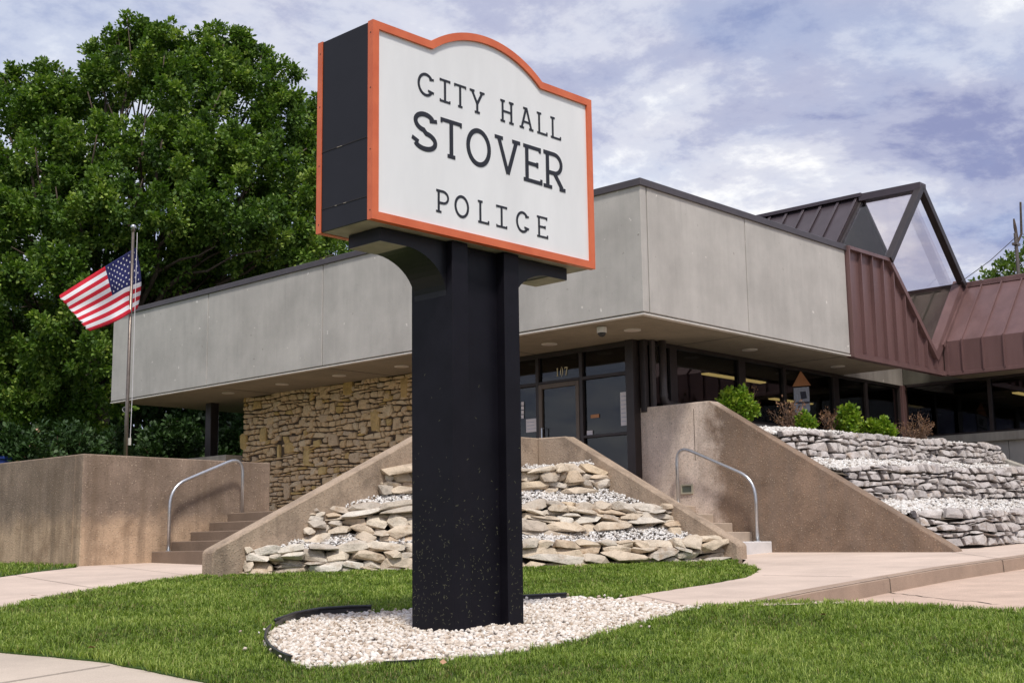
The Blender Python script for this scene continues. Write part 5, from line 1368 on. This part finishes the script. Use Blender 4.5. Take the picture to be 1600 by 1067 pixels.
rows = [(1575, 432, 45, .75), (1600, 418, 45, .8), (1545, 447, 45, .6), (1635, 405, 46, 1.1), (1590, 455, 45, .9), (1560, 462, 46, .9), (1640, 450, 46, 1.1)]
tb = at_depth(1640, 700, 46); tree('sunlit pale green tree top showing above the wing roof', (tb[0], tb[1], .6), L3(rows), .2, 5.5, 'pale_leaf', .16, 4.5, per=7, sub_lobes=8)

def shrub(label, c, rx, rz, mat, size, n, group, name='green_shrub', flowers=0):
    """multi-stem bush: stems from the ground, tufts of leaves on an uneven outline"""
    e = empty(name, tuple(map(float, c)), label, 'shrub', group); b = np.array(c, float); mb = MB(); C_, O_ = [], []
    for k in range(30):
        d = sphere_dirs(1)[0]; d[2] = abs(d[2])*.9+.12; d /= np.linalg.norm(d); s0 = b+np.array([RNG.normal(0, rx*.12), RNG.normal(0, rx*.12), -.05])
        tipp = b+d*np.array([rx, rx, rz*1.15])*RNG.uniform(.72, 1.06)+np.array([0, 0, rz*.10])
        limb(mb, s0, tipp, .012, .004, .15, 4)
        m_ = int(n*1.4)//30; ds = sphere_dirs(m_); tt = RNG.uniform(.3, 1, m_)[:, None]; C_.append(s0+(tipp-s0)*tt+ds*rx*.24*(1.15-.8*tt)); O_.append(ds*.6+d*.6)
    sub(mb, 'stems', 'twig', e)
    C_ = np.concatenate(C_); C_[:, 2] = np.maximum(C_[:, 2], b[2]+.02)
    V, F, tn = leaf_cloud(C_, np.concatenate(O_), size, size, 6, np.clip(RNG.normal(.5, .2, len(C_)), 0, 1), .6)
    np_mesh('foliage', V-b, F, mat, e, attr=tn)
    if flowers:
        q = C_[RNG.integers(0, len(C_), flowers)]+RNG.normal(0, .03, (flowers, 3))
        V, F, tn = leaf_cloud(q, sphere_dirs(flowers), size*.55, size*.2, 5, RNG.random(flowers), .2)
        np_mesh('flowers', V-b, F, 'petal', e, attr=tn)
def dry_shrub(label, c, rx, rz, n, group):
    e = empty('dry_shrub', tuple(map(float, c)), label, 'shrub', group); b = np.array(c, float); mb = MB(); C_, O_ = [], []
    for k in range(n):
        d = sphere_dirs(1)[0]; d[2] = abs(d[2])+.5; d /= np.linalg.norm(d); s0 = b+np.array([RNG.normal(0, rx*.22), RNG.normal(0, rx*.22), -.05])
        t_ = b+d*np.array([rx, rx, rz])*RNG.uniform(.6, 1.15); p = limb(mb, s0, t_, .009, .004, .25, 5)
        for q in range(4):
            a = p[2+q % 4]; limb(mb, a, a+(d*.5+sphere_dirs(1)[0]*.6)*rx*.32, .005, .002, .2, 2)
            C_.append(a+RNG.normal(0, .03, 3)); O_.append(d); C_.append(p[-1]+RNG.normal(0, .03, 3)); O_.append(d)
    sub(mb, 'stems', 'twig', e)
    V, F, tn = leaf_cloud(np.array(C_), np.array(O_), .04, .05, 2, RNG.random(len(C_)), .3)
    np_mesh('dead_leaves', V-b, F, 'dead_leaf', e, attr=tn)
def terr(px, py, y):
    p = hit(px, py, y=y); return (p[0], y, p[2])
gS, gD = 'bright green shrubs on the top terrace', 'dead brown shrubs on the top terrace'
shrub('bright green shrub leaning over the sloping stair wall', terr(1150, 655, .55), .42, .44, 'shrub_leaf', .075, 800, gS)
shrub('small bright green shrub among dead twigs left of the pair', terr(1259, 672, -.2), .19, .26, 'shrub_leaf', .06, 320, gS)
shrub('taller of the two bright green shrubs by the window', terr(1327, 678, 0.0), .27, .46, 'shrub_leaf', .07, 620, gS)
shrub('wide low bright green shrub nearest the wing', terr(1374, 684, -.1), .33, .32, 'shrub_leaf', .07, 680, gS)
dry_shrub('dead brown shrub behind the leaning green one', terr(1172, 652, .9), .30, .52, 16, gD)
dry_shrub('dead brown shrub below the tower poster', terr(1237, 670, .1), .42, .48, 30, gD)
dry_shrub('dead brown shrub left of the taller green shrub', terr(1300, 674, .3), .30, .42, 20, gD)
dry_shrub('dead brown shrub beside the wing sill', terr(1430, 688, .1), .50, .46, 36, gD)
gF = 'shrubs behind the left retaining wall'
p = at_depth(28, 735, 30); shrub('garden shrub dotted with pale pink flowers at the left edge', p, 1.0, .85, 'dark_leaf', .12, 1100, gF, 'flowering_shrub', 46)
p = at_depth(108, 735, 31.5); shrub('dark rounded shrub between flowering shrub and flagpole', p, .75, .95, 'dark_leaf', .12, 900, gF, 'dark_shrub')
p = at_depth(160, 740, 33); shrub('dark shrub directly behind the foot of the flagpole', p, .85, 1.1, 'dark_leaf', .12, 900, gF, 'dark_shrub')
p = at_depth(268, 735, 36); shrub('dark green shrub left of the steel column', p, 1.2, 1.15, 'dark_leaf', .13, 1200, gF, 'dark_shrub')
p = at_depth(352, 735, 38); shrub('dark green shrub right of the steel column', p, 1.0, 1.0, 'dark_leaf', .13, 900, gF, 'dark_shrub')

# ------------------------------------------------------------------ grass
def grass(name, poly, label, n, holes=(), near=4.0, wmul=1.0, hmul=1.0):
    q = np.array(poly); lo, hi = q.min(0), q.max(0); keep = np.zeros((0, 2))
    while len(keep) < n//8:
        c = RNG.uniform(lo, hi, (60000, 2)); rel = c-CAM[:2]; d = rel@HD; l = rel@LD
        ok = (d > near) & (d < 40) & (np.abs(l) < d*.47+1.8) & (RNG.random(len(c)) < np.clip((7.0/np.maximum(d, .1))**1.5, 0, 1))
        c = c[ok]; c = c[inside_np(poly, c[:, 0], c[:, 1])]
        for h in holes:
            c = c[~inside_np(h, c[:, 0], c[:, 1])]
        keep = np.concatenate([keep, c])
    per = 8; c0 = keep[:n//per]; ang = RNG.uniform(0, 6.28, (len(c0), per)); rr = RNG.uniform(0, .035, (len(c0), per))
    xy = (c0[:, None]+np.stack([np.cos(ang), np.sin(ang)], -1)*rr[..., None]).reshape(-1, 2); n = len(xy); tuft = np.repeat(RNG.normal(0, 1, len(c0)), per); ang = ang.ravel()
    d = (xy-CAM[:2])@HD; sc = np.clip(d/8.0, .75, 2.4)
    cl = np.sin(xy[:, 0]*3.1+1.3*np.sin(xy[:, 1]*2.3))*np.sin(xy[:, 1]*3.7+1.1*np.sin(xy[:, 0]*1.9)); cl2 = np.sin(xy[:, 0]*11+3*np.sin(xy[:, 1]*7))*np.sin(xy[:, 1]*13+2*np.sin(xy[:, 0]*5))
    pat = np.sin(xy[:, 0]*1.7+2+1.5*np.sin(xy[:, 1]*.8))*np.sin(xy[:, 1]*1.9+1.2*np.sin(xy[:, 0]*1.1))
    h = RNG.uniform(.022, .052, n)*(1+.15*cl+.2*cl2+.12*tuft)*hmul*np.clip(sc, .9, 1.25); w = RNG.uniform(.0028, .0055, n)*sc*wmul
    az = ang+RNG.normal(0, .7, n); lean = np.abs(RNG.normal(.85, .45, n)); ld = np.stack([np.cos(az), np.sin(az)], 1); sd_ = np.stack([-ld[:, 1], ld[:, 0]], 1)
    z = G(xy[:, 0], xy[:, 1])-.012
    def P_(f, k, up):
        r_ = xy+ld*(h*lean*f)[:, None]+sd_*(w*k)[:, None]; return np.c_[r_, z+h*up]
    V = np.stack([P_(0, -.5, 0), P_(0, .5, 0), P_(.35, .42, .62), P_(.35, -.42, .62), P_(1.0, 0, 1.0-.25*np.clip(lean, 0, 1.4))], 1)
    F = (np.array([[0, 1, 2], [0, 2, 3], [3, 2, 4]])[None]+(np.arange(n)*5)[:, None, None]).reshape(-1, 3)
    tone = np.clip(.50+.10*cl+.07*cl2+.13*pat+.14*tuft+RNG.normal(0, .20, n), .07, 1); tone[RNG.random(n) < .03+.16*np.clip(-pat-.25, 0, 1)] = .02
    return tag(np_mesh(name, V.reshape(-1, 5*3).reshape(-1, 3), F, 'grass', None, attr=np.repeat(tone, 5)), label, 'grass', kind='stuff')
grass('grass', lawn_poly, 'short mown green grass round the sign and in front of the planter', 370000, [bed], 3.2)
grass('grass', [p for p in patch_poly], 'short green grass strip at the foot of the left retaining wall', 16000, (), 4, 1.0, 1.3)

# ------------------------------------------------------------------ small things
def paper(name, px0, py0, px1, py1, label, mat='paper', plane='x', v=XD-.004, lines=0):
    a = hit(px0, py0, **{plane: v}); b = hit(px1, py1, **{plane: v}); mb = MB()
    if plane == 'x':
        mb.box(v-.0015, v+.0015, min(a[1], b[1]), max(a[1], b[1]), min(a[2], b[2]), max(a[2], b[2]))
    else:
        mb.box(min(a[0], b[0]), max(a[0], b[0]), v-.0015, v+.0015, min(a[2], b[2]), max(a[2], b[2]))
    o = recentre(tag(mb.build(name, mat), label, 'notice', 'paper notices on the entrance glass'), tuple((a+b)/2))
    if lines:
        m2 = MB(); z0, z1 = min(a[2], b[2]), max(a[2], b[2]); y0, y1 = min(a[1], b[1]), max(a[1], b[1])
        for i in range(lines):
            z = z1-(z1-z0)*(i+1)/(lines+1); e = (y1-y0)*random.uniform(.1, .35); m2.box(v-.003, v-.0017, y0+e, y1-(y1-y0)*.1, z-.006, z+.006)
        sub(m2, 'print_line', 'paper_blue', o)
    return o
paper('paper_notice', 969, 613, 982, 664, 'tall white paper notice taped beside the corner mullion', lines=7)
paper('paper_notice', 917, 673, 926, 681, 'small pale card low in the right sidelight', 'paper')
paper('paper_notice', 923, 648, 936, 652, 'narrow tan strip sign in the middle of the right sidelight', 'paper_orange')
paper('paper_notice', 822, 655, 840, 674, 'pinkish paper sheet in the left sidelight by the post', lines=3)
for i in range(4):
    paper('sticker', 814.5, 628+i*6.8, 818.5, 633+i*6.8, ('topmost', 'second', 'third', 'lowest')[i]+' small white square sticker of the column beside the post')
# tower poster hanging inside the ribbon window
PYV = YG-.005
pe = hit(1241, 652, y=PYV); pt_ = empty('tower_poster', tuple(pe), 'paper cut-out of a water tower with orange cone roof in the window', 'poster')
def pq(pts, mat, name, k):
    v = [hit(a, b, y=PYV-.001*k) for a, b in pts]; n_ = len(v)
    mb = MB(); mb.add(v+[p_+np.array([0, .0008, 0]) for p_ in v], [tuple(range(n_)), tuple(range(n_, 2*n_))[::-1]]+[(i, (i+1) % n_, n_+(i+1) % n_, n_+i) for i in range(n_)]); sub(mb, name, mat, pt_)
pq([(1240, 606), (1264, 604), (1266, 640), (1262, 648), (1246, 650), (1241, 640)], 'paper_blue', 'tank', 0)
pq([(1238, 604), (1251, 579), (1267, 602)], 'paper_orange', 'cone', 1)
pq([(1243, 628), (1265, 627), (1265, 630), (1243, 631)], 'paper_dark', 'band', 2)
pq([(1250, 612), (1259, 611), (1261, 622), (1252, 624)], 'paper_dark', 'panel', 2)
pq([(1247, 648), (1262, 647), (1261, 662), (1248, 663)], 'paper_dark', 'leg', 1)
# cameras under the soffit
dc = empty('security_camera', (0.47, 1.26, ZS), 'white dome security camera under the soffit near the corner', 'camera')
mb = MB(); mb.tube([(0.47, 1.26, ZS+.0), (0.47, 1.26, ZS-.10)], .085, 18); sub(mb, 'housing', 'white_plastic', dc, .006)
mb = MB(); mb.tube([(0.47, 1.26, ZS-.10)]+[(0.47, 1.26, ZS-.10-.07*math.sin(math.pi/2*i/5)) for i in range(6)], [.072]+[max(.008, .072*math.cos(math.pi/2*i/5)) for i in range(6)], 16); sub(mb, 'dome', 'dark_plastic', dc, 0, True)
bc_ = empty('security_camera', (.35, 16.3, ZS), 'small white bullet camera under the far left soffit corner', 'camera')
mb = MB(); mb.tube([(.35, 16.3, ZS), (.35, 16.3, ZS-.12)], .03, 8); sub(mb, 'bracket', 'white_plastic', bc_)
mb = MB(); mb.tube([(.45, 16.42, ZS-.13), (.1, 16.05, ZS-.19)], .065, 12); sub(mb, 'housing', 'white_plastic', bc_)
mb = MB(); mb.tube([(.1, 16.05, ZS-.19), (.095, 16.045, ZS-.191)], .05, 12); sub(mb, 'lens', 'dark_plastic', bc_)
# radio mast on the wing roof
D_ = 31.0
mp = at_depth(1592, 436, D_); me_ = empty('antenna_mast', (mp[0], mp[1], 6.4), 'thin radio mast with two whip antennas above the wing roof', 'antenna')
mt = at_depth(1592, 380, D_); X_, Y_ = mp[0], mp[1]
mb = MB(); mb.tube([(X_, Y_, 6.4), (X_, Y_, mt[2]+.25)], .045, 8); sub(mb, 'mast', 'pole_metal', me_)
w1 = at_depth(1594.5, 316, D_); w2 = at_depth(1584, 342, D_); w1b = at_depth(1596, 366, D_); w2b = at_depth(1590, 377, D_)
mb = MB(); mb.tube([(X_, Y_, mt[2]-.05), w1b, w1], [.03, .03, .025], 6); sub(mb, 'whip', 'bark', me_)
mb = MB(); mb.tube([(X_, Y_, mt[2]-.02), w2b, at_depth(1586, 355, D_), w2], [.03, .03, .04, .02], 6); sub(mb, 'whip', 'bark', me_)
mb = MB(); mb.box(X_-.12, X_+.12, Y_-.06, Y_+.06, mt[2]-.06, mt[2]+.0); sub(mb, 'clamp', 'pole_metal', me_)
a = at_depth(1502, 440, 29); b = at_depth(1588, 370, D_)
mb = MB(); mb.tube([a, (a+b)/2-np.array([0, 0, .06]), b], .010, 5); recentre(tag(mb.build('guy_wire', 'bronze'), 'thin wire slanting up to the radio mast', 'wire'), tuple(map(float, a)))
# blue bin at the far left edge
q = at_depth(-14, 720, 29.5); be = empty('waste_bin', (q[0], q[1], 1.6), 'blue plastic bin just showing above the wall at the left edge', 'bin')
mb = MB(); mb.add([(q[0]+sx*w, q[1]+sy*w, z) for z, w in ((1.6, .26), (q[2]+.02, .33)) for sy in (-1, 1) for sx in (-1, 1)], [(0, 2, 3, 1), (4, 5, 7, 6), (0, 1, 5, 4), (2, 6, 7, 3), (0, 4, 6, 2), (1, 3, 7, 5)]); sub(mb, 'body', 'bin_blue', be, .01)
mb = MB(); mb.box(q[0]-.36, q[0]+.36, q[1]-.36, q[1]+.36, q[2]+.02, q[2]+.10); sub(mb, 'lid', 'bin_blue', be, .02)
# fallen leaves
for px, py, lab in ((60, 937, 'tan fallen leaf on the grass beside the left walk edge'), (478, 931, 'tan fallen leaf on the grass behind the left edging strip'), (1288, 969, 'pale fallen leaf in the right foreground grass'), (1149, 961, 'reddish fallen leaf near the right tip of the gravel bed'), (692, 1049, 'tan fallen leaf in the grass in front of the post'), (145, 1022, 'pale fallen leaf at the street edge of the lawn')):
    p = gp(px, py); a = random.uniform(0, 6); mb = MB()
    v = [(0, 0, .0), (.03, .02, .012), (.065, .02, .01), (.095, 0, .022), (.065, -.02, .004), (.03, -.022, .008)]
    mb.add([(x*math.cos(a)-y*math.sin(a)+p[0], x*math.sin(a)+y*math.cos(a)+p[1], z+p[2]+.04) for x, y, z in v], [(0, 1, 5), (1, 2, 4, 5), (2, 3, 4)])
    o = mb.build('fallen_leaf', 'leaf_litter'); recentre(tag(o, lab, 'leaf', 'fallen leaves on the lawn'), tuple(map(float, p)))
